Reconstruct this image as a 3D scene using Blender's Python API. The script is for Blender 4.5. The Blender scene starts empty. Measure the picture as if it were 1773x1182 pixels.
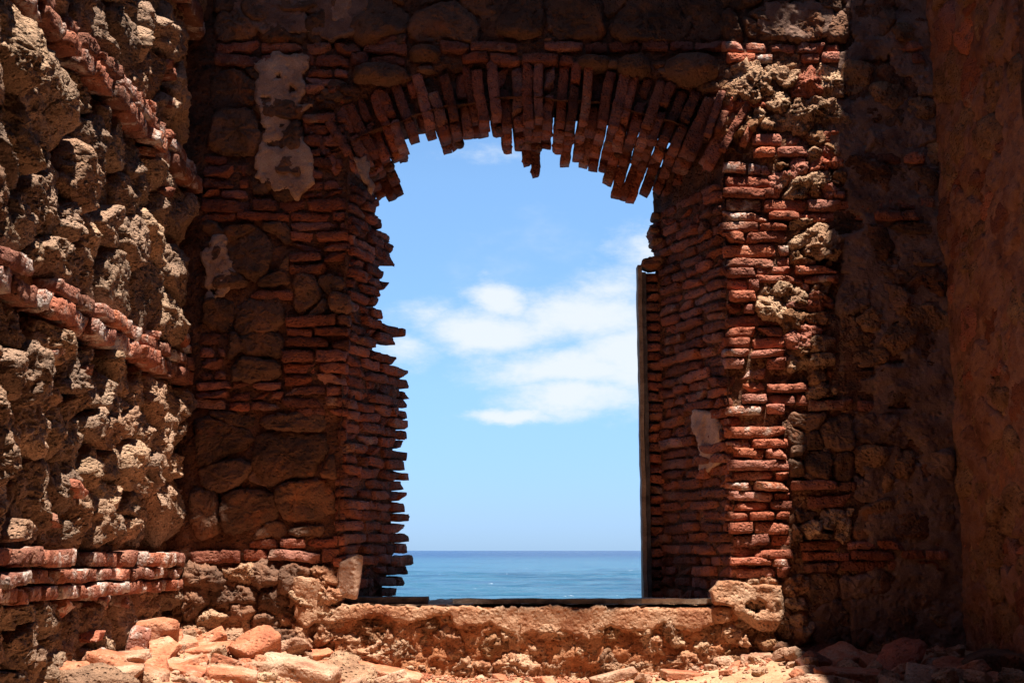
import bpy, bmesh, math, random
import numpy as np
from mathutils import Vector, Matrix, geometry
random.seed(7); RNG = np.random.default_rng(11)
R = math.radians
SC = bpy.context.scene
COL = SC.collection

# ------------------------------------------------------------------ camera, sky, sun, exposure
FPX, CX, CY, PITCH = 2080.0, 886.5, 591.0, R(9.85)
cam = bpy.data.cameras.new('camera'); camo = bpy.data.objects.new('camera', cam); COL.objects.link(camo)
cam.sensor_width = 36.0; cam.lens = 36.0 * FPX / 1773.0
cam.clip_start = 0.05; cam.clip_end = 60000
camo.location = (0, 0, 0); camo.rotation_euler = (R(90) + PITCH, 0, 0)
SC.camera = camo
EXPO = 1.22
SKY = 0.051
SUN_T = (0.145, -0.23, 1.0)          # direction towards the sun
SC.view_settings.view_transform = 'Standard'; SC.view_settings.look = 'None'
SC.view_settings.gamma = 1; SC.view_settings.exposure = EXPO; SC.view_settings.use_curve_mapping = False

def W(px, py, Y=7.0):
    """photo pixel -> point on the vertical plane y = Y"""
    a, b = (px - CX) / FPX, (CY - py) / FPX
    dy = math.cos(PITCH) - b * math.sin(PITCH); dz = math.sin(PITCH) + b * math.cos(PITCH)
    return Vector((a / dy * Y, Y, dz / dy * Y))

world = bpy.data.worlds.new('World'); SC.world = world; world.use_nodes = True
nt = world.node_tree; N = nt.nodes; L = nt.links; N.clear()
out = N.new('ShaderNodeOutputWorld'); bg = N.new('ShaderNodeBackground'); L.new(bg.outputs[0], out.inputs[0])
bg.inputs[1].default_value = SKY
sky = N.new('ShaderNodeTexSky'); sky.sky_type = 'NISHITA'; sky.sun_disc = False
sky.sun_elevation = math.atan2(1, math.hypot(SUN_T[0], SUN_T[1])); sky.sun_rotation = math.atan2(SUN_T[0], SUN_T[1])
sky.air_density = 1.0; sky.dust_density = 0.05; sky.ozone_density = 2.5
def wmath(op, a, b=None, c=None):
    n = N.new('ShaderNodeMath'); n.operation = op
    for i, v in enumerate((a, b, c)):
        if v is None: continue
        if isinstance(v, (int, float)): n.inputs[i].default_value = v
        else: L.new(v, n.inputs[i])
    return n.outputs[0]
def wvec(op, a, b=None):
    n = N.new('ShaderNodeVectorMath'); n.operation = op
    for i, v in enumerate((a, b)):
        if v is None: continue
        if isinstance(v, tuple): n.inputs[i].default_value = v
        else: L.new(v, n.inputs[i])
    return n.outputs['Value'] if op in ('LENGTH', 'DOT_PRODUCT') else n.outputs['Vector']
tc = N.new('ShaderNodeTexCoord'); D0 = tc.outputs['Generated']
def wnoise(vec, scale, detail, rough=0.55, col=False):
    n = N.new('ShaderNodeTexNoise'); n.inputs['Scale'].default_value = scale; n.inputs['Detail'].default_value = detail
    n.inputs['Roughness'].default_value = rough; L.new(vec, n.inputs['Vector'])
    return n.outputs['Color'] if col else n.outputs['Fac']
stretch = wvec('MULTIPLY', D0, (1.0, 1.0, 2.0))
wc = wvec('SUBTRACT', wnoise(stretch, 9, 6, .62, True), (.5, .5, .5))
warped = wvec('ADD', D0, wvec('MULTIPLY', wc, (.07, .07, .035)))
blobs = [(860, 575, 190, 48, 1), (1020, 545, 220, 62, 1), (855, 518, 70, 46, 1), (1075, 500, 110, 60, .75), (1125, 440, 80, 44, .55),
         (980, 640, 190, 55, 1), (1000, 690, 170, 44, 1), (885, 718, 130, 18, .95), (1110, 610, 160, 120, 1), (730, 555, 80, 40, .5), (700, 600, 90, 44, .6),
         (1300, 560, 260, 160, 1), (500, 600, 190, 60, .5), (870, 262, 90, 14, .2)]
acc = None
for (x, y, rx, rz, w) in blobs:
    d = W(x, y).normalized()
    v = wvec('SUBTRACT', warped, tuple(d))
    v = wvec('MULTIPLY', v, (FPX / rx, FPX / 500, FPX / rz))
    m = wmath('MULTIPLY', wmath('SUBTRACT', 1.0, wvec('LENGTH', v)), w)
    acc = m if acc is None else wmath('MAXIMUM', acc, m)
acc = wmath('ADD', wmath('MULTIPLY', wmath('MAXIMUM', acc, -1.0), 1.3), wmath('MULTIPLY', wmath('SUBTRACT', wnoise(stretch, 15, 12, .68), .5), 1.8))
mr = N.new('ShaderNodeMapRange'); mr.interpolation_type = 'SMOOTHSTEP'; L.new(acc, mr.inputs[0])
mr.inputs[1].default_value = -.05; mr.inputs[2].default_value = 1.0
# elsewhere in the sky the same thin fair-weather cloud
gen = wnoise(stretch, 3.2, 8, .6)
mr2 = N.new('ShaderNodeMapRange'); mr2.interpolation_type = 'SMOOTHSTEP'; L.new(gen, mr2.inputs[0])
mr2.inputs[1].default_value = .60; mr2.inputs[2].default_value = .85
cf = wmath('MAXIMUM', mr.outputs[0], wmath('MULTIPLY', mr2.outputs[0], .6))
cf = wmath('MULTIPLY', cf, .92)
skc = N.new('ShaderNodeMix'); skc.data_type = 'RGBA'; skc.blend_type = 'MULTIPLY'; skc.inputs[0].default_value = 1
L.new(sky.outputs[0], skc.inputs[6])
# sea air: bluer than the model towards the horizon
sz = N.new('ShaderNodeSeparateXYZ'); L.new(D0, sz.inputs[0])
hz_ = N.new('ShaderNodeMapRange'); L.new(sz.outputs[2], hz_.inputs[0]); hz_.inputs[1].default_value = 0.0; hz_.inputs[2].default_value = .30
tr = N.new('ShaderNodeValToRGB'); L.new(hz_.outputs[0], tr.inputs[0]); te = tr.color_ramp.elements
te[0].position = 0; te[0].color = (.225, .375, .76, 1); te[1].position = 1; te[1].color = (.76, .90, .97, 1)
k_ = te.new(.10); k_.color = (.30, .43, .76, 1); k_ = te.new(.45); k_.color = (.55, .68, .87, 1)
L.new(tr.outputs[0], skc.inputs[7])
mul2 = N.new('ShaderNodeVectorMath'); mul2.operation = 'SCALE'; mul2.inputs['Scale'].default_value = 1.88; L.new(skc.outputs[2], mul2.inputs[0])
mx = N.new('ShaderNodeMix'); mx.data_type = 'RGBA'
L.new(cf, mx.inputs[0]); L.new(mul2.outputs[0], mx.inputs[6]); mx.inputs[7].default_value = (7.6, 8.1, 8.6, 1)
CLOUDMIX = mx
L.new(mx.outputs[2], bg.inputs[0])

sl = bpy.data.lights.new('sun', 'SUN'); so = bpy.data.objects.new('sun', sl); COL.objects.link(so)
sl.energy = 5.0; sl.angle = R(0.55); sl.color = (1.0, 0.93, 0.82)
so.rotation_euler = Vector(SUN_T).to_track_quat('Z', 'Y').to_euler()
so.location = (1, -1, 12)

# ------------------------------------------------------------------ noise
def _h(ix, iy, iz, seed):
    h = (ix * 374761393 + iy * 668265263 + iz * 2147483647 + seed * 1274126177) & 0xffffffff
    h = ((h ^ (h >> 13)) * 1274126177) & 0xffffffff
    h = ((h ^ (h >> 16)) * 2246822519) & 0xffffffff
    return ((h ^ (h >> 15)) & 0xffff) / 65535.0 * 2 - 1
def vnoise(p, freq, seed=0):
    p = np.asarray(p, float) * freq
    i = np.floor(p).astype(np.int64); f = p - i; f = f * f * f * (f * (f * 6 - 15) + 10)
    r = 0
    for a in (0, 1):
        wa = f[:, 0] if a else 1 - f[:, 0]
        for b in (0, 1):
            wb = f[:, 1] if b else 1 - f[:, 1]
            for c in (0, 1):
                wc_ = f[:, 2] if c else 1 - f[:, 2]
                r = r + wa * wb * wc_ * _h(i[:, 0] + a, i[:, 1] + b, i[:, 2] + c, seed)
    return r
def fbm(p, freq, octv=4, seed=0, gain=.5):
    r = 0; a = 1; t = 0
    for k in range(octv):
        r = r + a * vnoise(p, freq * 2.03 ** k, seed + k * 17); t += a; a *= gain
    return r / t
def ridged(p, freq, octv=3, seed=0):
    r = 0; a = 1; t = 0
    for k in range(octv):
        r = r + a * (1 - 2 * np.abs(vnoise(p, freq * 2.1 ** k, seed + k * 13))); t += a; a *= .55
    return r / t

# ------------------------------------------------------------------ materials
def material(name, cols, scale=6, speck=None, bump=.4, bump_scale=90, bump_dist=.01, rough=.9, per_obj=.0, pits=0, ramp_by='noise', lime=None, hue_obj=None, soil=None, val=1.0):
    """cols: list of (pos, rgb) along a noise; lime: (rgb, threshold, softness, scale) surface coating; hue_obj: colours by the single piece"""
    m = bpy.data.materials.new(name); m.use_nodes = True
    t = m.node_tree; n = t.nodes; l = t.links
    b = n['Principled BSDF']; b.inputs['Roughness'].default_value = rough
    b.inputs['Specular IOR Level'].default_value = .15
    g = n.new('ShaderNodeNewGeometry'); oi = n.new('ShaderNodeObjectInfo')
    pos = g.outputs['Position']
    def noise(sc, det=6, ro=.6, vec=pos, dist=0):
        x = n.new('ShaderNodeTexNoise'); x.inputs['Scale'].default_value = sc; x.inputs['Detail'].default_value = det
        x.inputs['Roughness'].default_value = ro; x.inputs['Distortion'].default_value = dist; l.new(vec, x.inputs['Vector']); return x.outputs['Fac']
    def M(op, a, b_=None):
        x = n.new('ShaderNodeMath'); x.operation = op
        for i, v in enumerate((a, b_)):
            if v is None: continue
            if isinstance(v, (int, float)): x.inputs[i].default_value = v
            else: l.new(v, x.inputs[i])
        return x.outputs[0]
    def mixc(f, a, c, mode='MIX'):
        x = n.new('ShaderNodeMix'); x.data_type = 'RGBA'; x.blend_type = mode
        for i, v in ((0, f), (6, a), (7, c)):
            if isinstance(v, (int, float)): x.inputs[i].default_value = v
            elif isinstance(v, tuple): x.inputs[i].default_value = (*v, 1)
            else: l.new(v, x.inputs[i])
        return x.outputs[2]
    def ramp(f, cs):
        x = n.new('ShaderNodeValToRGB'); e = x.color_ramp.elements
        while len(e) > 1: e.remove(e[-1])
        e[0].position = cs[0][0]; e[0].color = (*cs[0][1], 1)
        for p_, c_ in cs[1:]:
            k = e.new(p_); k.color = (*c_, 1)
        l.new(f, x.inputs[0]); return x.outputs[0]
    f = noise(scale, 8, .62)
    f = M('ADD', M('MULTIPLY', M('SUBTRACT', f, .5), 1.7), .5)
    c = ramp(f, cols)
    if hue_obj:
        c2 = ramp(oi.outputs['Random'], hue_obj)
        c = mixc(.62, c, c2)
    if per_obj:
        wn = n.new('ShaderNodeTexWhiteNoise'); wn.noise_dimensions = '1D'; l.new(oi.outputs['Random'], wn.inputs['W'])
        v = M('MULTIPLY', M('ADD', M('MULTIPLY', wn.outputs['Value'], per_obj * 2), 1 - per_obj), val)
        hs = n.new('ShaderNodeHueSaturation'); l.new(c, hs.inputs['Color']); l.new(v, hs.inputs['Value']); c = hs.outputs[0]
    if lime:
        rgb, th, soft, sc = lime
        lf = M('ADD', noise(sc, 7, .7), M('MULTIPLY', M('SUBTRACT', oi.outputs['Random'], .5), .16))
        x = n.new('ShaderNodeMapRange'); l.new(lf, x.inputs[0]); x.inputs[1].default_value = th; x.inputs[2].default_value = th + soft
        c = mixc(x.outputs[0], c, rgb)
    if soil:      # earth and soot staining in broad patches
        x = n.new('ShaderNodeMapRange'); l.new(noise(1.7, 8, .68), x.inputs[0]); x.inputs[1].default_value = .47; x.inputs[2].default_value = .66
        c = mixc(M('MULTIPLY', x.outputs[0], .8), c, soil)
    # fine grain
    gr = noise(170, 3, .7)
    x = n.new('ShaderNodeMapRange'); l.new(gr, x.inputs[0]); x.inputs[1].default_value = .3; x.inputs[2].default_value = .7; x.inputs[3].default_value = .72; x.inputs[4].default_value = 1.25
    c = mixc(1.0, c, x.outputs[0], 'MULTIPLY')
    l.new(c, b.inputs['Base Color'])
    h = M('ADD', noise(bump_scale, 6, .65), M('MULTIPLY', noise(bump_scale * .3, 4, .6), 1.6))
    if pits:
        v = n.new('ShaderNodeTexVoronoi'); v.inputs['Scale'].default_value = pits; l.new(pos, v.inputs['Vector'])
        pm = n.new('ShaderNodeMapRange'); l.new(v.outputs['Distance'], pm.inputs[0]); pm.inputs[1].default_value = .05; pm.inputs[2].default_value = .42
        h = M('ADD', h, M('MULTIPLY', pm.outputs[0], .9))
    bm_ = n.new('ShaderNodeBump'); bm_.inputs['Strength'].default_value = bump; bm_.inputs['Distance'].default_value = bump_dist
    l.new(h, bm_.inputs['Height']); l.new(bm_.outputs[0], b.inputs['Normal'])
    return m

BR = [(0, (.085, .036, .028)), (.18, (.20, .060, .038)), (.36, (.33, .088, .046)), (.5, (.15, .062, .050)), (.64, (.28, .115, .090)), (.8, (.42, .125, .055)), (.9, (.23, .085, .06)), (1, (.38, .20, .165))]
M_brick = material('red_brick', [(.2, (.18, .06, .045)), (.5, (.32, .10, .055)), (.8, (.42, .17, .10))], 7, bump=.9, bump_scale=60, bump_dist=.014, per_obj=.36, hue_obj=BR, pits=46,
                   lime=((.40, .25, .18), .60, .14, 6), soil=(.15, .06, .035), val=1.08)
M_brick_lime = material('lime_stained_brick', [(.2, (.34, .12, .08)), (.5, (.50, .22, .14)), (.8, (.56, .32, .22))], 9, bump=.8, bump_scale=70, bump_dist=.014, per_obj=.22, hue_obj=BR, pits=50,
                   lime=((.62, .50, .44), .51, .12, 9))
M_brick_lit = material('sunlit_red_brick', [(.2, (.30, .085, .05)), (.5, (.46, .145, .08)), (.8, (.52, .23, .15))], 8, bump=.9, bump_scale=60, bump_dist=.014, per_obj=.25, hue_obj=[(a_, tuple(min(.6, 1.35 * q_) for q_ in c_)) for a_, c_ in BR], pits=46,
                   lime=((.50, .36, .29), .62, .12, 8))  # same red brick with sunlight put into its colour, for the lit strip
M_lime = material('coral_limestone', [(.12, (.11, .072, .056)), (.36, (.25, .158, .112)), (.60, (.49, .292, .185)), (.88, (.60, .375, .24))], 6, bump=1.0, bump_scale=60, bump_dist=.022, per_obj=.24, pits=48, hue_obj=[(0, (.19, .132, .105)), (.3, (.44, .262, .168)), (.5, (.26, .178, .138)), (.7, (.53, .335, .208)), (.85, (.34, .18, .11)), (1, (.50, .355, .255))])
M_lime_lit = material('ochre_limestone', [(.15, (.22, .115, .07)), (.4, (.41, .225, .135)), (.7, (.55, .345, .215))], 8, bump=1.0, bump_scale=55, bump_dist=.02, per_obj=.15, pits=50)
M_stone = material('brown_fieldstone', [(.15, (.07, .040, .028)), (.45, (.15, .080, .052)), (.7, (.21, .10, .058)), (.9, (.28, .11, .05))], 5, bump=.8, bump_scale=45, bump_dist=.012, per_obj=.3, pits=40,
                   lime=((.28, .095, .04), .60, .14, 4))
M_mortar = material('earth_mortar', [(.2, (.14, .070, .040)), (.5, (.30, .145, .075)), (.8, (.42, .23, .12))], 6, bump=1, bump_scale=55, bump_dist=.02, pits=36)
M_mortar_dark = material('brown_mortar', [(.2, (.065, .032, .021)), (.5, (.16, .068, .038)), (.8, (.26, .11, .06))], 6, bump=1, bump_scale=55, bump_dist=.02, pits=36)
M_plaster = material('weathered_plaster', [(.1, (.20, .10, .065)), (.38, (.38, .225, .155)), (.62, (.50, .32, .225)), (.9, (.58, .42, .31))], 5, bump=.8, bump_scale=50, bump_dist=.010, per_obj=.08, pits=26)
M_plaster_dk = material('dark_plaster', [(.15, (.10, .048, .036)), (.4, (.18, .098, .072)), (.6, (.26, .155, .115)), (.85, (.27, .11, .065))], 4, bump=.9, bump_scale=40, bump_dist=.012, per_obj=.1, pits=22)  # plaster in darker brown tones
M_plaster_br = material('brown_plaster', [(.1, (.10, .038, .026)), (.35, (.21, .085, .052)), (.55, (.31, .15, .10)), (.72, (.24, .10, .06)), (.9, (.42, .15, .07))], 3.4, bump=.9, bump_scale=36, bump_dist=.014, per_obj=.06, pits=20)
M_render = material('orange_render', [(.15, (.27, .10, .05)), (.4, (.42, .20, .11)), (.62, (.50, .29, .18)), (.9, (.56, .38, .26))], 7, bump=1, bump_scale=60, bump_dist=.016, per_obj=.12, pits=34)
M_sand = material('sandy_ground', [(.2, (.36, .17, .09)), (.5, (.48, .275, .16)), (.8, (.54, .35, .22))], 5, bump=.7, bump_scale=70, bump_dist=.015, pits=30)
M_rubble = material('pale_rubble_stone', [(.2, (.26, .12, .075)), (.5, (.42, .235, .15)), (.8, (.52, .35, .245))], 8, bump=.9, bump_scale=60, bump_dist=.014, per_obj=.16, pits=40)
M_rubble_br = material('dusty_broken_brick', [(.2, (.32, .10, .055)), (.5, (.46, .17, .09)), (.8, (.52, .29, .19))], 8, bump=.8, bump_scale=60, bump_dist=.012, per_obj=.18, pits=40,
                   lime=((.52, .35, .24), .56, .14, 7))
M_wood = material('grey_weathered_wood', [(.2, (.05, .042, .038)), (.5, (.11, .09, .08)), (.8, (.18, .155, .135))], 14, bump=.6, bump_scale=60, bump_dist=.006)
M_wood_pale = material('sunbleached_wood', [(.2, (.20, .14, .10)), (.5, (.34, .25, .18)), (.8, (.46, .36, .27))], 14, bump=.6, bump_scale=60, bump_dist=.006)

# ------------------------------------------------------------------ object helpers
def link(o, parent=None):
    COL.objects.link(o)
    if parent is not None: o.parent = parent
    return o
def tag(o, label=None, cat=None, group=None, kind=None):
    if label: o['label'] = label
    if cat: o['category'] = cat
    if group: o['group'] = group
    if kind: o['kind'] = kind
    return o
def empty(name, loc, label=None, cat=None, group=None, parent=None):
    o = bpy.data.objects.new(name, None); o.location = loc; o.empty_display_size = .1
    link(o, parent); tag(o, label, cat, group, 'thing' if label else None); return o
def mesh_obj(name, verts, faces, mat, parent=None, smooth=True, origin=None):
    verts = np.asarray(verts, float)
    if origin is None: origin = verts.mean(0)
    me = bpy.data.meshes.new(name)
    me.from_pydata((verts - origin).tolist(), [], faces)
    if smooth: me.polygons.foreach_set('use_smooth', [True] * len(me.polygons))
    me.materials.append(mat); me.update()
    o = bpy.data.objects.new(name, me); link(o, parent)
    ploc = Vector((0, 0, 0)) if parent is None else world_loc(parent)
    o.location = Vector(origin) - ploc
    return o
def world_loc(o):
    v = Vector((0, 0, 0))
    while o is not None:
        v += o.location; o = o.parent
    return v
class Frame:
    """wall frame: P(u,v,h): u along the wall, v = height, h = proud of the wall towards the room"""
    def __init__(s, O, U, NIN):
        s.O = np.array(O, float); s.U = np.array(U, float); s.I = np.array(NIN, float); s.V = np.array((0, 0, 1.0))
        s.U /= np.linalg.norm(s.U); s.I /= np.linalg.norm(s.I)
    def P(s, u, v, h=0):
        u = np.asarray(u, float)[..., None]; v = np.asarray(v, float)[..., None]; h = np.asarray(h, float)[..., None] if np.ndim(h) else h
        return s.O + u * s.U + v * s.V - h * s.I
    def mat(s): return Matrix((s.U, s.I, s.V)).transposed()
DW = 7.0
XL, XR = -1.98, 2.60
BACK = Frame((0, DW, 0), (1, 0, 0), (0, 1, 0))
LEFT = Frame((XL, 0, 0), (0, 1, 0), (-1, 0, 0))
RIGHT = Frame((XR, 0, 0), (0, -1, 0), (1, 0, 0))
# splayed window jambs
LJ0, LJ1 = np.array((-.97, DW)), np.array((-.70, DW + .63))
RJ0, RJ1 = np.array((1.245, DW)), np.array((.95, DW + .63))
LJ = Frame((*LJ0, 0), (*(LJ1 - LJ0), 0), (-(LJ1 - LJ0)[1], (LJ1 - LJ0)[0], 0))
RJ = Frame((*RJ0, 0), (*(RJ0 - RJ1), 0), ((RJ0 - RJ1)[1] * -1, (RJ0 - RJ1)[0], 0))
JLEN = float(np.linalg.norm(LJ1 - LJ0)); JLEN_R = float(np.linalg.norm(RJ0 - RJ1))

# --- bricks: a stock of worn brick meshes, shared
def brick_mesh(name, Lx, Ly, Lz, mat, rnd, wear=1.0, fine=.022):
    nx, ny, nz = max(3, round(Lx / fine)), 4, 3
    bm = bmesh.new()
    verts = {}
    def v(i, j, k):
        key = (i, j, k)
        if key not in verts: verts[key] = bm.verts.new(((i / nx - .5) * Lx, (j / ny - .5) * Ly, (k / nz - .5) * Lz))
        return verts[key]
    for i in range(nx):
        for j in range(ny):
            bm.faces.new((v(i, j, 0), v(i, j + 1, 0), v(i + 1, j + 1, 0), v(i + 1, j, 0)))
            bm.faces.new((v(i, j, nz), v(i + 1, j, nz), v(i + 1, j + 1, nz), v(i, j + 1, nz)))
        for k in range(nz):
            bm.faces.new((v(i, 0, k), v(i + 1, 0, k), v(i + 1, 0, k + 1), v(i, 0, k + 1)))
            bm.faces.new((v(i, ny, k), v(i, ny, k + 1), v(i + 1, ny, k + 1), v(i + 1, ny, k)))
    for j in range(ny):
        for k in range(nz):
            bm.faces.new((v(0, j, k), v(0, j, k + 1), v(0, j + 1, k + 1), v(0, j + 1, k)))
            bm.faces.new((v(nx, j, k), v(nx, j + 1, k), v(nx, j + 1, k + 1), v(nx, j, k + 1)))
    me = bpy.data.meshes.new(name); bm.to_mesh(me); bm.free()
    p = np.array([x.co for x in me.vertices])
    half = np.array((Lx, Ly, Lz)) / 2; r = .0055
    inner = np.clip(p, -(half - r), half - r); d = p - inner
    ln = np.linalg.norm(d, axis=1, keepdims=True); ln[ln == 0] = 1
    lm = np.minimum(ln, r); p = inner + d / ln * np.where(np.linalg.norm(p - inner, axis=1, keepdims=True) > 0, np.minimum(lm, r), 0)
    for c in range(random.choice((2, 3, 4, 5))):      # broken corners and edges
        nrm = np.array([random.choice((-1, 1)) * random.uniform(.2, 1), random.choice((-1, -1, 1)) * random.uniform(.3, 1), random.choice((-1, 1)) * random.uniform(.2, 1)]); nrm /= np.linalg.norm(nrm)
        lim = (np.abs(nrm) * half).sum() - random.uniform(.006, .030) * wear
        over = p @ nrm - lim
        p = p - np.where(over > 0, over, 0)[:, None] * nrm
    sd = rnd * 7.3
    q = p + sd
    disp = np.stack([fbm(q, 22, 3, 5), fbm(q, 22, 3, 9), fbm(q, 20, 3, 12)], 1)
    p = p + disp * np.array((.010, .014, .0055)) * wear; p[:, 1] -= .006 * wear * ridged(q, 40, 2, 3)
    p[:, 2] += fbm(np.stack([q[:, 0], q[:, 0] * 0 + sd, q[:, 0] * 0], 1), 6, 2, 3) * .006 * wear     # slight sag
    me.vertices.foreach_set('co', p.ravel()); me.polygons.foreach_set('use_smooth', [True] * len(me.polygons))
    me.materials.append(mat); me.update()
    return me
LENS = (.07, .105, .14, .18, .22, .26, .30, .35)
STOCK = {}
def stock(mat, L_):
    Lc = min(LENS, key=lambda a: abs(a - L_))
    if mat is None: mat = random.choice((M_brick_lime, M_brick_lit, M_brick_lit, M_brick_lit))
    key = (mat.name, Lc)
    if key not in STOCK:
        STOCK[key] = [brick_mesh('brick', Lc, .13, .047, mat, k + Lc * 10, random.uniform(.7, 1.5), .017) for k in range(9)]
    return random.choice(STOCK[key]), Lc
COUNT = {}
def put_brick(M3, centre, L_, mat, parent, name='brick', th=.047, dep=.13, tilt=(.012, .03, .02)):
    me, Lc = stock(mat, L_)
    o = bpy.data.objects.new(name, me)
    rot = M3 @ Matrix.Rotation(random.gauss(0, tilt[0]), 3, 'X') @ Matrix.Rotation(random.gauss(0, tilt[1]), 3, 'Y') @ Matrix.Rotation(random.gauss(0, tilt[2]), 3, 'Z')
    if random.random() < .5: rot = rot @ Matrix.Rotation(math.pi, 3, 'Y')
    M4 = (rot @ Matrix.Diagonal((L_ / Lc, dep / .13, th / .047))).to_4x4()
    M4.translation = Vector(centre) - world_loc(parent)
    o.matrix_local = M4
    COL.objects.link(o); o.parent = parent
    COUNT[(parent.name, name)] = COUNT.get((parent.name, name), 0) + 1
    return o
PITCHZ = .0655
def brick_rows(fr, u0, u1, v0, v1, mat, parent, name='brick', proud=(0, .03), Ls=(.10, .30), skip=.03, pitch=PITCHZ, u0f=None, u1f=None, ragged=.0, th=.047):
    n = max(1, round((v1 - v0) / pitch)); pitch = (v1 - v0) / n
    M3 = fr.mat()
    hts = np.array([random.uniform(.8, 1.2) for _ in range(n)]); hts *= (v1 - v0) / hts.sum(); tops = v0 + np.cumsum(hts)
    slope = random.gauss(0, .008)
    for r in range(n):
        pitch = hts[r]; v_ = tops[r] - pitch / 2; v = v_
        a = u0 if u0f is None else u0f(v); b = u1 if u1f is None else u1f(v)
        a += random.uniform(-ragged, ragged); b += random.uniform(-ragged, ragged)
        u = a
        while u < b - .03:
            l = random.uniform(*Ls)
            if b - u - l < .06: l = b - u
            l = min(l, .36, b - u)
            if l < .04: break
            if random.random() > skip:
                t = pitch - random.uniform(.005, .015) * pitch / .065
                h = random.uniform(*proud)
                put_brick(M3, fr.P(u + l / 2, v + random.gauss(0, .003) + slope * (u - u0) * .5, h - .065), l - random.uniform(.006, .018), mat, parent, name, th=t)
            u += l

# --- fitted rubble stones: weighted Voronoi cells, domed and rough
def cells(rect, n, wrange=(0, .01), extra=(), relax=2, aniso=1.35):
    u0, u1, v0, v1 = rect
    pts = [(random.uniform(u0, u1), random.uniform(v0, v1), random.uniform(*wrange)) for _ in range(n)]
    pts += list(extra)
    nfix = len(extra)
    def compute():
        res = []
        for i, (a, b, w) in enumerate(pts):
            poly = [(u0, v0), (u1, v0), (u1, v1), (u0, v1)]
            order = sorted(range(len(pts)), key=lambda j: (pts[j][0] - a) ** 2 + (pts[j][1] - b) ** 2 * aniso ** 2)[1:26]
            for j in order:
                c, d, w2 = pts[j]
                # |p-a|^2 - w <= |p-c|^2 - w2   (vertical distances weigh more: flat stones)
                nx, ny = 2 * (c - a), 2 * (d - b) * aniso ** 2
                k = (c * c + d * d * aniso ** 2 - w2) - (a * a + b * b * aniso ** 2 - w)
                new = []
                for q in range(len(poly)):
                    p1, p2 = poly[q], poly[(q + 1) % len(poly)]
                    s1, s2 = nx * p1[0] + ny * p1[1] - k, nx * p2[0] + ny * p2[1] - k
                    if s1 <= 0: new.append(p1)
                    if (s1 <= 0) != (s2 <= 0):
                        t = s1 / (s1 - s2); new.append((p1[0] + t * (p2[0] - p1[0]), p1[1] + t * (p2[1] - p1[1])))
                poly = new
                if len(poly) < 3: break
            res.append(poly if len(poly) >= 3 else None)
        return res
    for it in range(relax):
        cs = compute()
        for i, c in enumerate(cs):
            if c and i < len(pts) - nfix:
                m = np.mean(c, axis=0); pts[i] = (float(m[0]), float(m[1]), pts[i][2])
    return [c for c in compute() if c]
def poly_area(c):
    c = np.array(c); x, y = c[:, 0], c[:, 1]
    return abs(np.dot(x, np.roll(y, -1)) - np.dot(y, np.roll(x, -1))) / 2
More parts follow.
